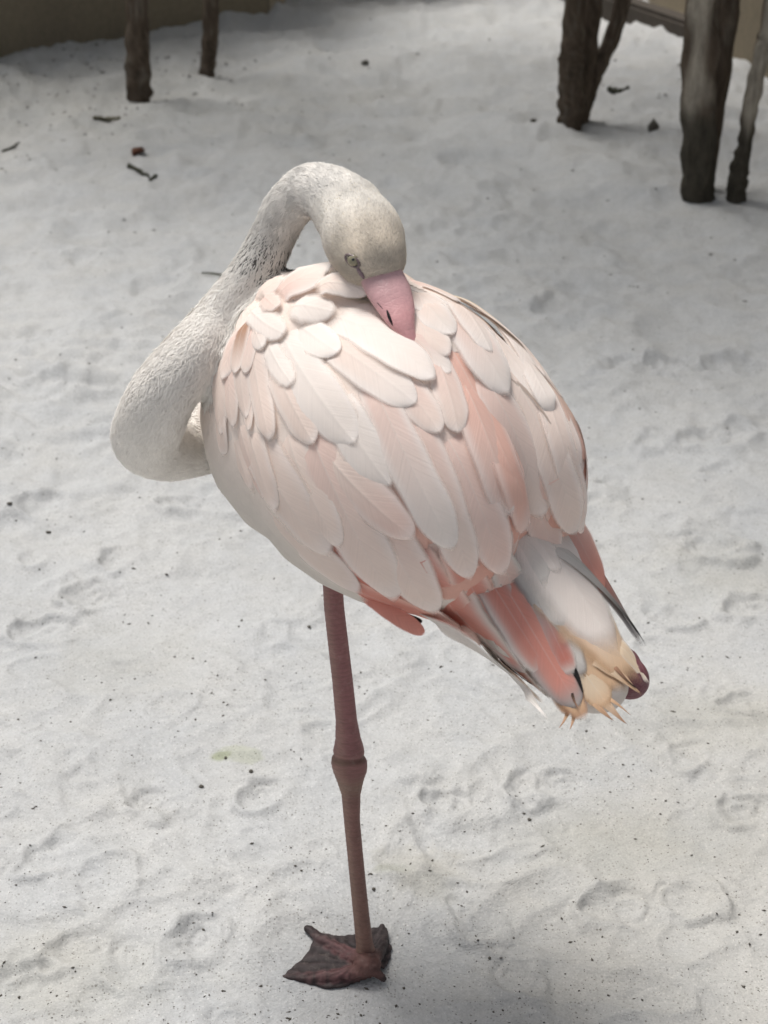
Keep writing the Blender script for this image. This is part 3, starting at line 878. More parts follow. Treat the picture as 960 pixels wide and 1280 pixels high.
FEATHERS = [
 # --- left wing and scapulars, far layers first: (wing, base, tip, width px, bow, level, hues, shape)
 ('L', (338, 630), (457, 738), 38, 8, 0, 'R', 'R', None, 'r'),
 ('L', (298, 550), (320, 620), 24, 3, 1, 'R', 'R', None, 'f'),
 ('L', (304, 535), (335, 628), 26, 3, 1, 'R', 'P', None, 'f'),
 ('L', (318, 545), (352, 640), 28, 4, 1, 'R', 'R', None, 'r'),
 ('L', (333, 560), (422, 692), 48, 12, 2, 'R', 'R', None, 'r'),
 ('L', (372, 556), (432, 683), 46, 8, 3, 'R', 'R', None, 'r'),
 ('L', (405, 560), (497, 745), 62, 8, 4, 'P', 'R', None, 'r'),
 ('L', (478, 640), (545, 760), 60, 8, 3, 'P', 'R', None, 'r'),
 ('L', (425, 575), (522, 669), 50, 8, 5, 'R', 'P', None, 'r'),
 ('L', (565, 570), (624, 713), 52, -6, 4, 'P', 'P', None, 'r'),
 ('L', (520, 540), (586, 718), 50, -4, 5, 'P', 'R', None, 'r'),
 ('L', (478, 500), (566, 683), 52, 3, 6, 'P', 'W', None, 'r'),
 ('L', (432, 515), (492, 609), 52, 5, 6, 'W', 'W', None, 'r'),
 ('L', (500, 485), (550, 545), 40, -3, 6, 'P', 'R', None, 'r'),
 ('L', (543, 455), (570, 546), 34, -4, 6, 'P', 'R', None, 'r'),
 ('L', (512, 425), (560, 474), 34, -4, 6, 'P', 'W', None, 'r'),
 ('L', (355, 470), (398, 556), 42, 4, 6, 'R', 'R', None, 'r'),
 ('L', (370, 440), (449, 556), 58, 6, 7, 'W', 'W', None, 'r'),
 ('L', (425, 440), (521, 510), 46, -3, 7, 'R', 'W', None, 'r'),
 ('L', (410, 394), (540, 485), 46, -9, 13, 'W', 'W', None, 'r'),
 ('L', (320, 440), (343, 552), 27, 2, 6, 'R', 'R', None, 'r'),
 ('L', (306, 448), (314, 525), 22, 4, 5, 'R', 'R', None, 'r'),
 ('L', (313, 470), (316, 540), 14, 2, 4, 'R', 'R', None, 'r'),
 ('L', (294, 452), (296, 535), 20, 5, 4, 'P', 'R', None, 'r'),
 ('L', (284, 452), (280, 545), 18, 5, 3, 'R', 'R', None, 'r'),
 ('L', (277, 470), (282, 570), 16, 4, 2, 'R', 'R', None, 'r'),
 ('L', (303, 420), (283, 478), 18, 3, 6, 'P', 'R', None, 'r'),
 ('L', (309, 415), (300, 470), 17, 3, 7, 'N', 'R', None, 'r'),
 ('L', (322, 418), (312, 470), 17, 3, 7, 'P', 'R', None, 'r'),
 ('L', (334, 422), (373, 486), 32, 3, 8, 'W', 'W', None, 'f'),
 ('L', (312, 385), (362, 423), 38, 4, 9, 'W', 'W', None, 'f'),
 ('L', (322, 405), (335, 440), 26, 2, 8, 'R', 'W', None, 'f'),
 ('L', (372, 405), (428, 448), 42, 2, 9, 'W', 'W', None, 'r'),
 ('L', (362, 384), (424, 398), 38, -2, 10, 'W', 'W', None, 'f'),
 ('L', (330, 372), (352, 392), 28, 0, 10, 'P', 'R', None, 'f'),
 ('L', (322, 378), (362, 354), 26, -4, 8, 'R', 'R', None, 'f'),
 ('L', (346, 374), (424, 342), 28, -4, 14, 'P', 'W', None, 'r'),
 ('L', (395, 372), (463, 369), 30, -5, 26, 'R', 'W', None, 'r'),
 # --- right wing and back
 ('R', (500, 350), (575, 382), 26, -4, 4, 'P', 'R', None, 'r'),
 ('R', (512, 352), (600, 396), 16, -5, 3, 'T', 'R', None, 'r'),
 ('R', (505, 365), (556, 400), 30, -3, 5, 'R', 'W', None, 'r'),
 ('R', (512, 392), (562, 449), 40, 3, 5, 'R', 'R', None, 'r'),
 ('R', (518, 372), (563, 426), 36, -2, 7, 'R', 'W', None, 'r'),
 ('R', (564, 374), (610, 448), 32, -5, 7, 'R', 'W', None, 'r'),
 ('R', (572, 405), (632, 499), 44, -5, 6, 'P', 'W', None, 'r'),
 ('R', (562, 450), (655, 655), 34, -10, 1, 'S', 'S', None, 'r'),
 ('R', (580, 495), (632, 647), 44, -6, 3, 'S', 'P', None, 'r'),
 ('R', (602, 505), (652, 662), 40, -8, 2, 'S', 'S', None, 'r'),
 ('R', (610, 495), (674, 645), 46, -8, 4, 'P', 'R', None, 'r'),
 ('R', (638, 490), (714, 662), 42, -14, 4, 'R', 'R', None, 'r'),
 ('R', (650, 585), (690, 702), 46, -4, 2, 'P', 'P', None, 'r'),
 ('R', (672, 580), (718, 708), 40, -6, 1, 'P', 'S', None, 'r'),
 ('R', (595, 412), (682, 516), 18, -9, 3, 'R', 'W', None, 'r'),
 ('R', (605, 402), (690, 520), 18, -12, 3, 'R', 'W', None, 'r'),
 ('R', (580, 382), (662, 446), 15, -8, 2, 'T', 'W', None, 'r'),
 ('R', (624, 415), (718, 605), 26, -19, 2, 'W', 'R', None, 'r'),
 ('R', (655, 465), (721, 660), 30, -15, 1, 'R', 'R', None, 'r'),
 ('R', (690, 540), (722, 662), 20, -6, 2, 'R', 'R', None, 'r'),
 ('R', (585, 372), (680, 475), 18, -11, 1, 'W', 'R', None, 'r'),
 ('R', (622, 462), (702, 565), 8, -9, 6, 'E', 'E', None, 'p'),  # blade standing in for a deep gap: brown down with its shade
 # --- tail: far layers first
 ('T', (415, 676), (475, 738), 26, 3, 1, 'C', 'D', None, 'r'),
 ('T', (452, 735), (565, 777), 26, 3, 3, 'C', 'C', 'S', 'r'),
 ('T', (432, 718), (548, 770), 24, 4, 1, 'D', 'C', None, 'r'),
 ('T', (500, 750), (610, 802), 36, 3, 3, 'C', 'C', 'P', 'r'),
 ('T', (535, 712), (606, 806), 46, 2, 4, 'C', 'C', 'P', 'r'),
 ('T', (572, 700), (622, 792), 42, 0, 5, 'C', 'C', 'P', 'r'),
 ('T', (620, 690), (655, 797), 46, -2, 10, 'P', 'C', 'G', 'r'),
 ('T', (545, 785), (648, 852), 15, 3, 0, 'G', 'G', None, 'f'),
 ('T', (585, 800), (688, 897), 20, 5, -2, 'G', 'G', None, 'p'),
 ('T', (600, 806), (676, 886), 24, 4, -1, 'G', 'T', None, 'p'),
 ('T', (612, 812), (672, 856), 9, 2, 1, 'B', 'B', None, 'p'),
 ('T', (575, 765), (690, 872), 44, 4, 0, 'C', 'C', 'G', 'r'),
 ('T', (590, 745), (662, 838), 44, 2, 2, 'C', 'C', 'G', 'r'),
 ('T', (618, 735), (690, 850), 46, 1, 3, 'C', 'C', 'G', 'r'),
 ('T', (640, 750), (724, 890), 54, 0, 4, 'C', 'C', 'K', 'r'),
 ('T', (664, 745), (715, 850), 30, -2, 5, 'K', 'D', 'G', 'f'),
 ('T', (600, 725), (660, 815), 40, 1, 5, 'S', 'C', 'G', 'r'),
 ('T', (690, 632), (752, 748), 38, -6, 4, 'P', 'C', None, 'r'),
 ('T', (700, 662), (801, 812), 34, -8, 3, 'C', 'B', 'K', 'p'),
 ('T', (684, 668), (797, 810), 26, -9, 4, 'S', 'B', 'K', 'p'),
 ('T', (700, 770), (782, 866), 56, 2, 0, 'T', 'O', None, 'f'),
 ('T', (722, 830), (762, 890), 46, 0, 1, 'T', 'T', 'O', 'f'),
 ('T', (690, 840), (716, 898), 28, 2, 1, 'O', 'O', 'N', 'f'),
 ('T', (702, 846), (732, 903), 32, 2, 2, 'O', 'O', 'N', 'f'),
 ('T', (690, 730), (800, 858), 72, -5, 3, 'P', 'T', 'O', 'f'),
 ('T', (664, 720), (728, 852), 34, -2, 2, 'K', 'G', 'K', 'f'),
 ('T', (640, 690), (706, 800), 36, -2, 5, 'G', 'G', 'K', 'f'),
 ('T', (652, 650), (770, 826), 86, -6, 7, 'W', 'W', None, 'f'),
 ('T', (634, 640), (678, 742), 44, -2, 8, 'W', 'G', None, 'f'),
 ('T', (642, 645), (696, 724), 26, -3, 9, 'W', 'W', None, 'f'),
 ('T', (664, 668), (801, 814), 16, -13, 10, 'G', 'B', None, 'p'),
 ('T', (752, 820), (798, 872), 28, 1, 6, 'T', 'O', None, 'p'),
 ('T', (764, 800), (808, 860), 26, -2, 6, 'T', 'T', None, 'p'),
 ('T', (758, 826), (794, 868), 7, 2, 8, 'N', 'B', None, 'p'),
 ('T', (735, 815), (786, 862), 22, 1, 5, 'T', 'O', None, 'p'),
 ('T', (742, 862), (784, 909), 18, 1, 2, 'T', 'N', None, 'p'),
 ('T', (750, 868), (788, 898), 7, -2, 2, 'O', 'N', None, 'p'),
 ('T', (734, 866), (768, 904), 14, 2, 1, 'O', 'N', None, 'p'),
 ('T', (712, 878), (697, 913), 8, -3, 2, 'O', 'N', None, 'p'),
 ('T', (718, 882), (711, 915), 9, -2, 3, 'O', 'N', None, 'p'),
 ('T', (706, 826), (728, 874), 11, -3, 7, 'B', 'B', None, 'p'),
 ('T', (712, 860), (724, 892), 6, 2, 7, 'B', 'N', None, 'p'),
]
WHO = dict(L=wing_l, R=wing_r, T=tail)
for wg, b_, e_, w_, bow_, L_, c0_, c1_, ce_, sh_ in FEATHERS:
    put_feather(WHO[wg], b_, e_, w_, bow_, L_, c0_, c1_, ce_, sh_)

# a coral feather hanging free below the flank, with a black one tucked above it
for (b_, e_, w_, c_, k_) in (((452, 742), (532, 793), 25, 'C', 0.0), ((486, 762), (528, 778), 9, 'B', 0.006)):
    p0, n0 = surf(*b_)
    p1 = at(e_[0], e_[1], p0[1] - 0.035)
    vw = norm(CAM - p0)
    Pp = np.array([p0 + (p1 - p0) * t + vw * (0.004 + k_) * math.sin(math.pi * min(t + 0.1, 1)) for t in np.linspace(0, 1, NT)])
    Nv = np.tile(norm(vw + np.array([0, 0, 0.5])), (NT, 1))
    N_FEATHER += 1
    bird('feather', feather_mesh(Pp, Nv, w_ * 0.0009 * 0.5, 'r', HUE[c_], HUE[c_], None, 0.12, N_FEATHER, False), M_FEATHER, tail)

# the rest of the plumage, all round the body: short contour feathers in the lie of the coat
cand = np.where(torso & (nk_d > 0.03) & (aa < 0.19) & (tt < 0.55))[0]
rng.shuffle(cand)
seeds = []
for i in cand:
    p = BV[i]
    if all(np.linalg.norm(p - BV[j]) > 0.042 for j in seeds):
        seeds.append(i)
    if len(seeds) >= 150: break
for i in seeds:
    p, n = BV[i], BN[i]
    facing = n @ norm(CAM - p)
    if uu[i] < 0.0 and -0.35 < facing < 0.3: continue
    flow = -AX + np.array([0, 0, -0.25]); flow = norm(flow - n * (flow @ n))
    Ln, hw = rng.uniform(0.075, 0.105), rng.uniform(0.016, 0.022)
    Pp, Nv = [], []
    for t in np.linspace(0, 1, NT):
        loc, nr, _, _ = BVH.find_nearest(Vector(p + flow * Ln * (t - 0.5)))
        Pp.append(loc[:]); Nv.append(nr[:])
    Pp = fit(np.array(Pp), 3); Nv = norm(fit(np.array(Nv), 2))
    t = np.linspace(0, 1, NT)[:, None]
    Pp = Pp + Nv * (0.0004 + (0.002 if facing < 0.1 and uu[i] > 0.0 else 0.0005) * t - 0.004 * (1 - sstep(0, 0.3, t)))
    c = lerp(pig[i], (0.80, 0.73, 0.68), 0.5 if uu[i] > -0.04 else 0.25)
    N_FEATHER += 1
    me = feather_mesh(Pp, Nv, hw, 'r', c, c, None, 0.06, N_FEATHER, False)
    own = wing_l if ss[i] < -0.02 else wing_r if ss[i] > 0.02 else body
    bird('feather', me, M_FEATHER, own)
# ------------------------------------------------------------------ loose short plumage of the neck and head (too fine to count: one part)
def scatter(mask, n, seed):
    """random points on the quads whose corners are all in mask"""
    r = np.random.default_rng(seed)
    Q = POLY[mask[POLY].all(axis=1)]
    A, B, C_, D = (BV[Q[:, k]] for k in range(4))
    ar = 0.5 * np.linalg.norm(np.cross(C_ - A, D - B), axis=1)
    pick = r.choice(len(Q), n, p=ar / ar.sum())
    u, v = r.random((2, n, 1))
    P = (A[pick] * (1 - u) + B[pick] * u) * (1 - v) + (D[pick] * (1 - u) + C_[pick] * u) * v
    Nn = norm(BN[Q[pick, 0]] + BN[Q[pick, 2]])
    return P, Nn, Q[pick, 0]
def blades(P, Nn, flow, L, w, raise_, C, bend):
    """curved tapered blades: 3 rows of 2 points and a tip"""
    flow = norm(flow - Nn * np.sum(flow * Nn, axis=1, keepdims=True))
    sd = np.cross(flow, Nn)
    L = L[:, None]; w = w[:, None]; raise_ = raise_[:, None]
    n = len(P)
    r0 = P - Nn * 0.0006
    r1 = P + flow * L * 0.5 + Nn * raise_ * 0.75
    r2 = P + flow * L + Nn * raise_ * bend
    V = np.stack([r0 - sd * w * 0.6, r0 + sd * w * 0.6, r1 - sd * w, r1 + sd * w, r2 - sd * w * 0.25, r2 + sd * w * 0.25], axis=1).reshape(-1, 3)
    base = np.arange(n)[:, None] * 6
    Q = np.concatenate([base + [0, 1, 3, 2], base + [2, 3, 5, 4]], axis=0)
    Cc = np.repeat(C, 6, axis=0)
    allN.append(np.repeat(norm(Nn + flow * 0.15), 6, axis=0))
    return V, Q, Cc
r = np.random.default_rng(5)
allV, allQ, allC, allN, nv = [], [], [], [], 0
def addb(res):
    global nv
    V, Q, C = res
    allV.append(V); allQ.append(Q + nv); allC.append(C); nv += len(V)
neck_T = norm(np.gradient(NP[:, :3], axis=0))
P, Nn, vi = scatter(is_neck | is_head, 120000, 1)
t_ = np.maximum(nk_t[vi], 0)
hq = (P - HC) @ np.array(HF).T
hm = sstep(1.12, 0.80, np.linalg.norm((hq - [0.012, 0, 0]) / [0.078, 0.055, 0.055], axis=1))      # 1 on the head
dark = np.exp(-((t_ - 0.70) / 0.080) ** 2) * (1 - hm)
keep = r.random(len(P)) > dark * 0.72
P, Nn, vi, t_, dark, hq, hm = P[keep], Nn[keep], vi[keep], t_[keep], dark[keep], hq[keep], hm[keep]
H1 = hm[:, None]
# the coat lies in tufts: neighbours share a lean and a tone
cell = np.round(P / 0.0075).astype(int)
hsh = ((cell[:, 0] * 73856093) ^ (cell[:, 1] * 19349663) ^ (cell[:, 2] * 83492791)) % 4096
tl = r.normal(0, 1, (4096, 3))[hsh]; tv = r.random(4096)[hsh]
flow = (-neck_T[nk_i[vi]]) * (1 - H1) - HD[None, :] * H1 + tl * 0.10 + r.normal(0, 0.30, P.shape)
L = (lerp(0.0130, 0.0085, sstep(0.5, 0.95, t_)) * (1 - hm) + 0.0060 * hm) * r.uniform(0.7, 1.3, len(P))
w = (lerp(0.0006, 0.0005, sstep(0.5, 0.75, t_)) * (1 - hm) + 0.0005 * hm) * r.uniform(0.7, 1.3, len(P))
C = np.tile([0.95, 0.915, 0.865], (len(P), 1)) * (0.96 + 0.06 * tv[:, None]) * r.uniform(0.94, 1.05, (len(P), 1))
gry = (sstep(0.60, 0.78, t_) * tv * 0.55)[:, None]
C = C * (1 - gry) + np.array([0.42, 0.41, 0.39]) * gry
patch = fbm(P[:, 0] * 38 + P[:, 2] * 21, P[:, 1] * 38 - P[:, 2] * 17, 3)
hc = lerp(np.array([0.76, 0.725, 0.67]), np.array([0.66, 0.59, 0.50]), sstep(-0.01, 0.05, hq[:, :1])) * (1 + 0.28 * patch[:, None]) * r.uniform(0.86, 1.06, (len(P), 1))
C = C * (1 - H1) + hc * H1
up_ = (r.uniform(0.02, 0.15, len(P)) + 0.02 * tv) * (1 - hm) + r.uniform(0.03, 0.13, len(P)) * hm
addb(blades(P, Nn, flow, L, w, L * up_, C, 1.1))
plum_me = mesh_quads('neck_plumage', np.vstack(allV), np.vstack(allQ))
set_col(plum_me, np.vstack(allC))
plum_me.normals_split_custom_set_from_vertices([tuple(v) for v in np.vstack(allN)])
plum = bird('neck_plumage', plum_me, M_BARBS); plum['kind'] = 'stuff'

# ------------------------------------------------------------------ bill, nostril, eye
def hit(px, py, off):
    p, n = surf(px, py); return p + n * off
BP = catmull([HC + HD * 0.034, hit(490, 387, 0.014), hit(501, 407, 0.007), hit(511, 424, 0.003), hit(522, 442, -0.003)], 26)
BR = np.interp(np.linspace(0, 1, 26), [0, 0.2, 0.45, 0.65, 0.85, 1], [0.0235, 0.0240, 0.0165, 0.0100, 0.0055, 0.0022])
bn = norm(surf(490, 390)[1])
V, F = tube(BP, BR, 28, True, (bn, 0.5))
bill_me = mesh_from('bill', V, F)
bc = coords(bill_me)
tb = np.repeat(np.linspace(0, 1, 26), 28)
bp = np.array([lerp((0.56, 0.345, 0.355), (0.60, 0.31, 0.315), sstep(0.1, 0.5, x)) for x in tb])
bp = np.array([lerp(c, (0.46, 0.19, 0.20), sstep(0.65, 1.0, x)) for c, x in zip(bp, tb)])
set_col(bill_me, bp)
bill = bird('bill', bill_me, M_BILL); bill['label'] = 'dusky pink bill pushed into the back feathers'
BB = BVHTree.FromPolygons([Vector(v) for v in bc], [tuple(p.vertices) for p in bill_me.polygons])
def on_bill(px, py, off=0.0006):
    loc, nr, _, _ = BB.ray_cast(Vector(CAM), Vector(ray(px, py)))
    if loc is None: loc, nr, _, _ = BB.find_nearest(Vector(hit(px, py, 0.02)))
    return np.array(loc) + np.array(nr) * off
V, F = tube(catmull([on_bill(483, 386), on_bill(487, 398), on_bill(493, 411)], 9), np.array([.0003, .0011, .0016, .0018, .0018, .0017, .0015, .0010, .0004]), 8)
bird('nostril', mesh_from('nostril', V, F), M_DARK, bill)
V, F = tube(catmull([on_bill(459, 377), on_bill(466, 384), on_bill(473, 395), on_bill(480, 404)], 12), np.full(12, .0005), 6)
bird('mouth_line', mesh_from('mouth_line', V, F), M_DARK, bill)

ep, en = surf(441, 326)
V, F = ellipsoid(ep - en * 0.0028, np.eye(3), (0.0072,) * 3)
eye = bird('eye', mesh_from('eye', V, F), M_IRIS)
pd = norm(norm(CAM - ep) + np.array([-0.15, 0, 0.1])); ec = ep - en * 0.0028
V, F = ellipsoid(ec + pd * 0.0052, [pd, norm(np.cross(pd, [0, 0, 1])), np.cross(pd, norm(np.cross(pd, [0, 0, 1])))], (0.0022, 0.0026, 0.0026))
bird('pupil', mesh_from('pupil', V, F), M_PUPIL, eye)
ring = []
for k in range(25):
    a = 2 * math.pi * k / 24
    q = np.array([441 + 8.2 * math.cos(a) + 1.5 * math.sin(a), 326 + 6.8 * math.sin(a) + 3.5 * math.cos(a)])
    p, n = surf(*q); ring.append(p + n * 0.0010)
V, F = tube(np.array(ring), np.full(25, 0.0015), 8, False)
lid = mesh_from('eyelid', V, F); set_col(lid, np.tile([0.16, 0.12, 0.12], (len(V), 1)))
bird('eyelid', lid, M_BILL, eye)
lore = [surf(*q) for q in ((446, 333), (449, 338), (452, 343), (455, 348))]
V, F = tube(catmull([p + n * 0.0002 for p, n in lore], 8), np.array([.0012, .002, .0024, .0026, .0026, .0024, .002, .001]), 8)
lore_me = mesh_from('lore', V, F); set_col(lore_me, np.tile([0.20, 0.14, 0.16], (len(V), 1)))
bird('lore', lore_me, M_BILL)

# ------------------------------------------------------------------ the standing leg, the folded leg, the webbed foot
LEG = [(415, 715, .0115), (417, 757, .0116), (422, 800, .0119), (428, 850, .0122), (433, 900, .0128), (435, 922, .0155), (436.5, 936, .0192), (437, 943, .0198),
       (437, 950, .0203), (437, 962, .0196), (438, 976, .0160), (439, 992, .0118), (440, 1024, .0100), (444, 1065, .0099), (448, 1106, .0101),
       (452, 1145, .0104), (456, 1180, .0112), (459, 1200, .0150), (460, 1212, .0165)]
ys = np.array([q[1] for q in LEG])
def leg_Y(y): return np.interp(y, [715, 757, 944, 1212], [0.012, 0.006, 0.0, -0.004])
LP = np.array([np.append(at(a, b, leg_Y(b)), c) for a, b, c in LEG])
NR = 520
yy = np.linspace(715, 1212, NR)
LPs = np.array([np.interp(yy, ys, LP[:, k]) for k in range(4)]).T
for _ in range(2): LPs[1:-1, 3] = 0.25 * LPs[:-2, 3] + 0.5 * LPs[1:-1, 3] + 0.25 * LPs[2:, 3]
ker = np.ones(15) / 15
for k in range(3):
    pad = np.concatenate([np.linspace(2 * LPs[0, k] - LPs[7, k], LPs[0, k], 8)[:-1], LPs[:, k], np.linspace(LPs[-1, k], 2 * LPs[-1, k] - LPs[-8, k], 8)[1:]])
    LPs[:, k] = np.convolve(pad, ker, 'valid')
rr = np.random.default_rng(3)
saw = (np.arange(NR) / 6.2 + rr.normal(0, 0.10, NR).cumsum() * 0.35) % 1.0
def leg_wob(t, a):
    i = int(round(t * (NR - 1)))
    front = 0.5 + 0.5 * math.cos(a - 4.2)
    kn = math.exp(-((yy[i] - 948) / 20.0) ** 2)
    groove = math.exp(-((yy[i] - 943 - 3.5 * math.sin(a + 0.6)) / 2.6) ** 2)
    lump = 0.09 * math.sin(2 * a + 0.08 * yy[i]) + 0.06 * math.sin(3 * a - 0.11 * yy[i] + 1)
    return 1 - 0.11 * groove + kn * lump + 0.032 * (1 - 0.6 * kn) * (saw[i] - 0.5) * (0.45 + front) + 0.05 * math.cos(2 * a + 0.6) + 0.03 * math.cos(a * 3 + 4 * t)
V, F = tube(LPs[:, :3], LPs[:, 3], 24, True, None, leg_wob)
leg_me = mesh_from('leg', V, F)
lc = np.array([lerp((0.235, 0.105, 0.105), (0.205, 0.105, 0.090), sstep(900, 1010, y)) for y in yy])
lc = np.array([lerp(c, (0.10, 0.05, 0.04), math.exp(-((y - 944) / 3.5) ** 2) * 0.9) for c, y in zip(lc, yy)])
lc = np.array([lerp(c, (0.20, 0.135, 0.10), math.exp(-((y - 978) / 12) ** 2) * 0.6) for c, y in zip(lc, yy)])
lc = np.array([lerp(c, (0.20, 0.120, 0.092), sstep(1020, 1180, y) * 0.6) for c, y in zip(lc, yy)])
lcv = np.repeat(lc, 24, axis=0)
stripe = np.tile(np.exp(-((np.arange(24) - 15.0) / 2.0) ** 2), NR)[:, None] * 0.30
lcv = lcv * (1 - stripe) + np.array([0.42, 0.30, 0.22]) * stripe
lcv = lcv * (0.91 + 0.12 * np.repeat(sstep(0.0, 0.45, saw), 24)[:, None])
set_col(leg_me, lcv * rr.uniform(0.9, 1.1, (len(lcv), 1)))
leg = bird('leg', leg_me, M_LEG); leg['label'] = 'standing leg of dull red scaly skin'

def gp(px, py, z): return atz(px, py, z)
foot_vol = Parts()
toes = [
 [(459, 1204, .026, .0135), (448, 1213, .020, .0110), (430, 1217, .014, .0090), (405, 1221, .010, .0078), (378, 1222, .007, .0060), (358, 1222, .005, .0046), (350, 1222, .004, .0030)],
 [(458, 1200, .026, .0125), (445, 1197, .020, .0105), (425, 1187, .016, .0092), (405, 1176, .013, .0080), (392, 1166, .011, .0072), (385, 1161, .011, .0068)],
 [(464, 1200, .024, .0125), (472, 1190, .018, .0110), (477, 1177, .014, .0090), (479, 1166, .011, .0068), (478, 1159, .009, .0050)],
 [(462, 1210, .022, .0100), (472, 1217, .015, .0070), (480, 1224, .008, .0042)]]
TOEP = []
for tz in toes:
    q = catmull([np.append(gp(a, b, z), rd) for a, b, z, rd in tz], 30); TOEP.append(q)
    for s in q: foot_vol.add(ellipsoid(s[:3], np.eye(3), (s[3], s[3], s[3] * 0.8), icosphere(2) if False else ICO2))
def web(pts):
    c = np.mean([p for p in pts], axis=0)
    n = len(pts); top = [np.array(p) + [0, 0, 0.0022] for p in pts]; bot = [np.array(p) - [0, 0, 0.0030] for p in pts]
    V = top + bot + [c + [0, 0, 0.0014], c - [0, 0, 0.0038]]
    F = []
    for i in range(n):
        j = (i + 1) % n
        F += [(i, j, 2 * n), (n + j, n + i, 2 * n + 1), (j, i, n + i), (j, n + i, n + j)]
    return V, F
foot_vol.add(web([gp(*q) for q in ((352, 1221, .004), (366, 1208, .004), (378, 1199, .004), (386, 1189, .005), (391, 1176, .009), (406, 1177, .012), (426, 1188, .015), (448, 1200, .020), (452, 1212, .018), (430, 1218, .012), (400, 1221, .008), (375, 1222, .006))]))
foot_vol.add(web([gp(*q) for q in ((391, 1166, .010), (405, 1168, .006), (424, 1171, .004), (446, 1168, .004), (466, 1160, .006), (479, 1159, .008), (478, 1176, .013), (470, 1194, .019), (458, 1202, .022), (440, 1196, .018), (424, 1187, .014), (404, 1176, .012))]))
foot_vol.add(web([gp(*q) for q in ((478, 1160, .008), (484, 1170, .006), (490, 1186, .004), (487, 1200, .004), (480, 1211, .005), (468, 1205, .018), (474, 1186, .017), (478, 1172, .012))]))
foot_vol.add(web([gp(*q) for q in ((360, 1224, .004), (385, 1230, .003), (413, 1236, .003), (430, 1233, .003), (448, 1227, .004), (465, 1222, .008), (462, 1212, .016), (440, 1218, .014), (405, 1222, .009), (375, 1223, .006))]))
foot_vol.add(ellipsoid(gp(459, 1205, .024), np.eye(3), (.019, .018, .015)))
foot_me = foot_vol.remesh('foot', 0.0017, 3)
fv = coords(foot_me); fn = normals(foot_me)
rel = fv - gp(459, 1206, 0.02); ang_ = np.arctan2(rel[:, 1], rel[:, 0]); rad_ = np.hypot(rel[:, 0], rel[:, 1])
crease = np.sin(ang_ * 34 + 5 * fbm(fv[:, 0] * 30, fv[:, 1] * 30, 2)) * sstep(0.015, 0.04, rad_)
rough_ = fbm(fv[:, 0] * 110, fv[:, 1] * 110 + fv[:, 2] * 90, 3)
fv = fv + fn * (0.00055 * crease + 0.0011 * rough_)[:, None]
foot_me.vertices.foreach_set('co', fv.astype(np.float32).ravel()); foot_me.update()
dt = np.min([np.min(np.linalg.norm(fv[:, None, :] - q[None, ::3, :3], axis=2) - q[None, ::3, 3], axis=1) for q in TOEP[:2]], axis=0)
dk_ = np.linalg.norm(fv - gp(459, 1206, .025), axis=1)
fc = np.tile([0.042, 0.031, 0.031], (len(fv), 1))
k = (sstep(0.006, 0.0, dt) * sstep(0.125, 0.03, dk_))[:, None]; fc = fc * (1 - k * 0.8) + np.array([0.15, 0.07, 0.07]) * k * 0.8
k = sstep(0.035, 0.012, dk_)[:, None]; fc = fc * (1 - k) + np.array([0.135, 0.068, 0.058]) * k
fc = fc * (1 + 0.25 * crease + 0.45 * rough_)[:, None].clip(0.4, 1.7)
set_col(foot_me, fc)
foot = bird('foot', foot_me, M_FOOT); foot['label'] = 'dark webbed foot flat on the sand'

knob = Parts()
KC = at(783, 846, -0.165)
back_dir = norm(at(700, 760, 0.0) - KC)
knob.add(ellipsoid(KC, FR, (0.027, 0.021, 0.025)))
knob.add(ellipsoid(KC + UP * 0.010 + AX * 0.012, FR, (0.022, 0.024, 0.016)))
kq = catmull([np.append(KC + back_dir * a, b) for a, b in ((0.0, 0.023), (0.03, 0.020), (0.08, 0.014), (0.16, 0.013))], 24)
for s in kq: knob.add(ellipsoid(s[:3], np.eye(3), (s[3],) * 3))
knob_me = knob.remesh('leg', 0.0022, 4)
kv = coords(knob_me); kd = (kv - KC) @ np.array(FR).T
kk = 0.5 + 0.5 * np.sin(np.arctan2(kd[:, 2], kd[:, 1]) * 26 + 6 * np.sin(kd[:, 0] * 90))
set_col(knob_me, lerp(np.array([[0.125, 0.038, 0.05]]), np.array([[0.20, 0.085, 0.095]]), kk[:, None]))
fold = bird('leg', knob_me, M_LEG); fold['label'] = 'dark purple joint of the folded leg under the tail'
# ------------------------------------------------------------------ litter on the sand
M_TWIG = mat_flat('dry_twig', (0.13, 0.12, 0.085), 0.8, 0.15)
M_TWIG_D = mat_flat('dark_twig', (0.055, 0.055, 0.04), 0.8, 0.15)
M_LEAFB = mat_flat('brown_leaf', (0.11, 0.045, 0.025), 0.6, 0.3)
M_GRIT = mat_flat('grit', (0.10, 0.092, 0.078), 0.9, 0.1)
def ground_line(pts, lift):
    out = []
    for px, py in pts:
        g_ = ground_at(px, py); out.append(g_ + [0, 0, lift])
    return np.array(out)
def twig(label, pts, r0, r1, mat, seed, name='twig'):
    r_ = np.random.default_rng(seed)
    P = catmull(ground_line(pts, r0 * 0.8), 14)
    P[1:-1] += r_.normal(0, r0 * 0.25, (12, 3))
    R = np.linspace(r0, r1, 14) * r_.uniform(0.8, 1.2, 14)
    R[0] *= 0.6; R[-1] *= 0.5
    V, F = tube(P, R, 8)
    return tag(link(name, mesh_from(name, V, F), mat), label, 'twig')
twig('pale olive twig lying below the slim left trunk', [(117, 150), (133, 153), (151, 160)], .0095, .007, M_TWIG, 1)
twig('short dark twig lying left of the flamingo neck, below the brown leaf', [(160, 209), (172, 215), (187, 223)], .0085, .006, M_TWIG_D, 2)
twig('tiny dark twig end beside the short dark twig', [(187, 227), (196, 220)], .006, .005, M_TWIG_D, 3)
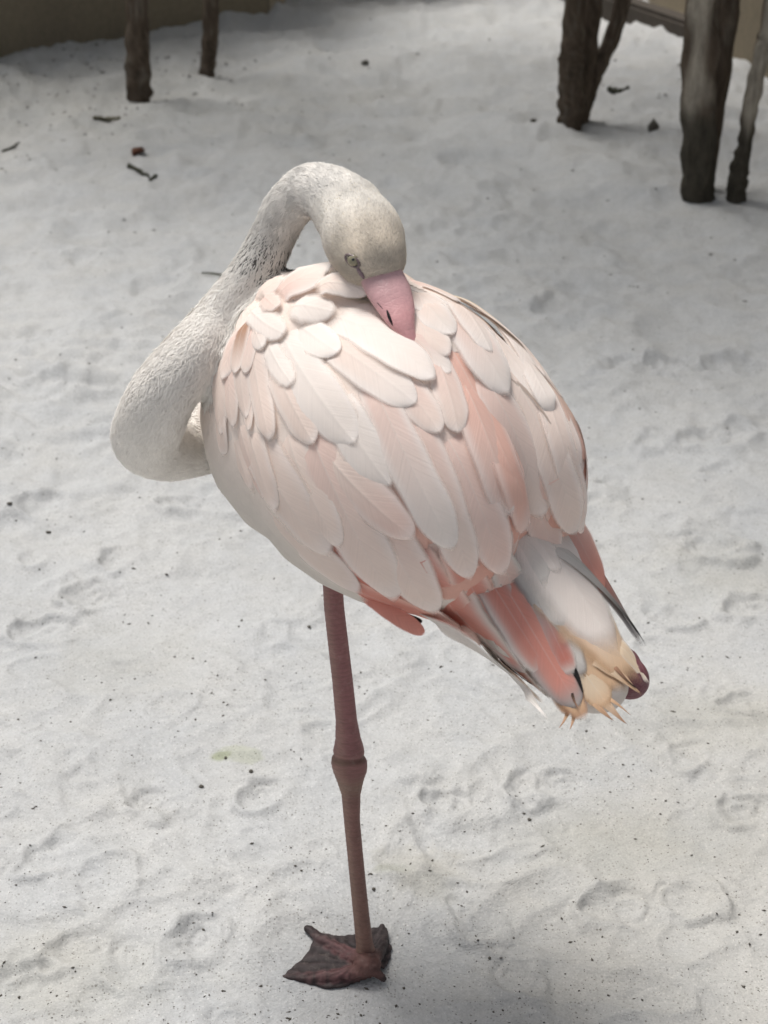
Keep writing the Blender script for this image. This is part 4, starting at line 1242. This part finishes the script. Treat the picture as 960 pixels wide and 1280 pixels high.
twig('grey twig on the sand behind the forked trunk', [(760, 113), (774, 116), (786, 118)], .012, .008, M_TWIG_D, 4)
twig('faint thin twig at the left edge of the sand', [(2, 188), (14, 187), (25, 182)], .006, .004, M_TWIG_D, 5)
def blade_leaf(name, label, a, b, wpx, mat, curl=0.4, cat='leaf'):
    A, B = ground_at(*a), ground_at(*b)
    d = B - A; L = np.linalg.norm(d); d = d / L; s = norm(np.cross(d, [0, 0, 1])); w = wpx * ((A - CAM) @ _f) / FPX * 0.5
    V, F = [], []
    for i in range(11):
        t = i / 10; ww = w * math.sin(math.pi * min(max(t, 0.04), 0.97)) ** 0.6
        for j in range(5):
            q = (j - 2) / 2
            V.append(A + d * L * t + s * ww * q + np.array([0, 0, 0.004 + curl * w * q * q + 0.10 * L * t * (1 - t)]))
    n = len(V); V += [v - np.array([0, 0, 0.0012]) for v in V]
    for i in range(10):
        for j in range(4):
            k = i * 5 + j
            F += [(k, k + 1, k + 6, k + 5), (n + k + 5, n + k + 6, n + k + 1, n + k)]
    for i in range(10):
        F += [(i * 5, i * 5 + 5, n + i * 5 + 5, n + i * 5), (i * 5 + 9, i * 5 + 4, n + i * 5 + 4, n + i * 5 + 9)]
    return tag(link(name, mesh_from(name, V, F), mat), label, cat)
blade_leaf('leaf', 'narrow dark green leaf sticking out behind the flamingo neck', (252, 344), (292, 349), 7, M_TWIG_D, 0.3)
blade_leaf('leaf', 'curled red brown leaf on the sand left of the flamingo', (166, 192), (180, 185), 14, M_LEAFB, 0.9)
def lump(name, label, px, py, size, mat, seed, cat, tall=0.7, point=0.0):
    r_ = np.random.default_rng(seed); V, F = icosphere(2)
    V = V * (1 + 0.18 * np.sin(V[:, :1] * 3 + seed) + r_.normal(0, 0.07, (len(V), 1)))
    if point: V[:, :2] *= (1 - point * np.clip(V[:, 2:3], 0, 1))
    V = V * [size, size * 0.8, size * tall] + ground_at(px, py) + [0, 0, size * tall * 0.6]
    return tag(link(name, mesh_from(name, V, F), mat), label, cat)
lump('seed_cone', 'dark upright cone between the forked trunk and the thickest trunk', 817, 163, 0.024, M_GRIT, 3, 'cone', 1.3, 0.7)
lump('pebble', 'small dark pebble left of the forked trunk', 667, 147, 0.012, M_GRIT, 5, 'pebble')
lump('pebble', 'dark pebble high on the back heap of sand', 456, 78, 0.018, M_GRIT, 6, 'pebble')
for k, (px, py, sz, lb) in enumerate([(282, 948, .0032, 'upper left dark crumb on the pale green stain'), (314, 965, .0042, 'larger dark crumb at the right of the green stain'),
                                      (252, 984, .0042, 'dark crumb lying below the green stain'), (61, 666, .0048, 'dark crumb on the sand left of the flamingo body'),
                                      (12, 632, .0055, 'flat dark crumb at the left edge of the picture'), (386, 784, .0038, 'dark crumb just left of the upper leg'),
                                      (467, 1112, .0032, 'dark crumb right of the shin, beside the olive stain'), (612, 1198, .0026, 'black crumb on bare sand right of the foot'),
                                      (662, 1025, .0032, 'dark crumb below the tail'), (588, 270, .018, 'dark speck of bark behind the head')][:9]):
    lump('crumb', lb, px, py, sz, M_GRIT, 20 + k, 'crumb', 0.6)

# scattered grit and plant bits: nobody could count them
r = np.random.default_rng(77)
n = 4200
px = r.uniform(-60, 1020, n); py = 1300 - 1230 * r.random(n) ** 1.25
P = np.array([atz(a, b) for a, b in zip(px, py)])
dist = np.linalg.norm(P - CAM, axis=1)
cl = fbm(P[:, 0] * 4, P[:, 1] * 4, 3)
keep = (r.random(n) < 0.35 + 0.9 * np.clip(cl + 0.15, 0, 1)); P, dist = P[keep], dist[keep]
extra = []
for (a, b, sx, sy, c) in ((110, 130, 120, 30, 160), (60, 110, 60, 18, 90), (240, 100, 60, 25, 70), (30, 180, 60, 30, 40), (850, 130, 60, 40, 40), (420, 120, 100, 40, 40)):
    for _ in range(c): extra.append(atz(a + r.normal() * sx, max(b + r.normal() * sy, 40)))
E = np.array(extra); P = np.vstack([P, E]); dist = np.linalg.norm(P - CAM, axis=1)
P[:, 2] = ground_h(P[:, 0], P[:, 1])
OCT = np.array([[1, 0, 0], [-1, 0, 0], [0, 1, 0], [0, -1, 0], [0, 0, 1], [0, 0, -1]], float)
OF = np.array([[0, 2, 4], [2, 1, 4], [1, 3, 4], [3, 0, 4], [2, 0, 5], [1, 2, 5], [3, 1, 5], [0, 3, 5]])
m = len(P)
sz = (0.0005 + 0.0006 * r.exponential(1.0, m)) * np.clip(dist / 2.2, 0.9, 2.6); sz[-len(E):] *= 1.9
sz = np.minimum(sz, 0.0022 * np.clip(dist / 2.2, 0.9, 4.5))
rot = r.uniform(0, 6.28, m); el = r.uniform(0.8, 2.2, m)
X = OCT[None] * (sz[:, None, None] * np.stack([el, np.ones(m), 0.6 * np.ones(m)], 1)[:, None, :]) * r.uniform(0.7, 1.3, (m, 6, 1))
c, s = np.cos(rot)[:, None], np.sin(rot)[:, None]
XR = np.stack([X[..., 0] * c - X[..., 1] * s, X[..., 0] * s + X[..., 1] * c, X[..., 2]], -1) + P[:, None, :] + np.array([0, 0, 0.0003])
grit = link('sand_grit', mesh_quads('sand_grit', XR.reshape(-1, 3), (OF[None] + np.arange(m)[:, None, None] * 6).reshape(-1, 3), False), M_GRIT)
tag(grit, 'dark specks and plant bits scattered over the white sand', 'grit', kind='stuff')
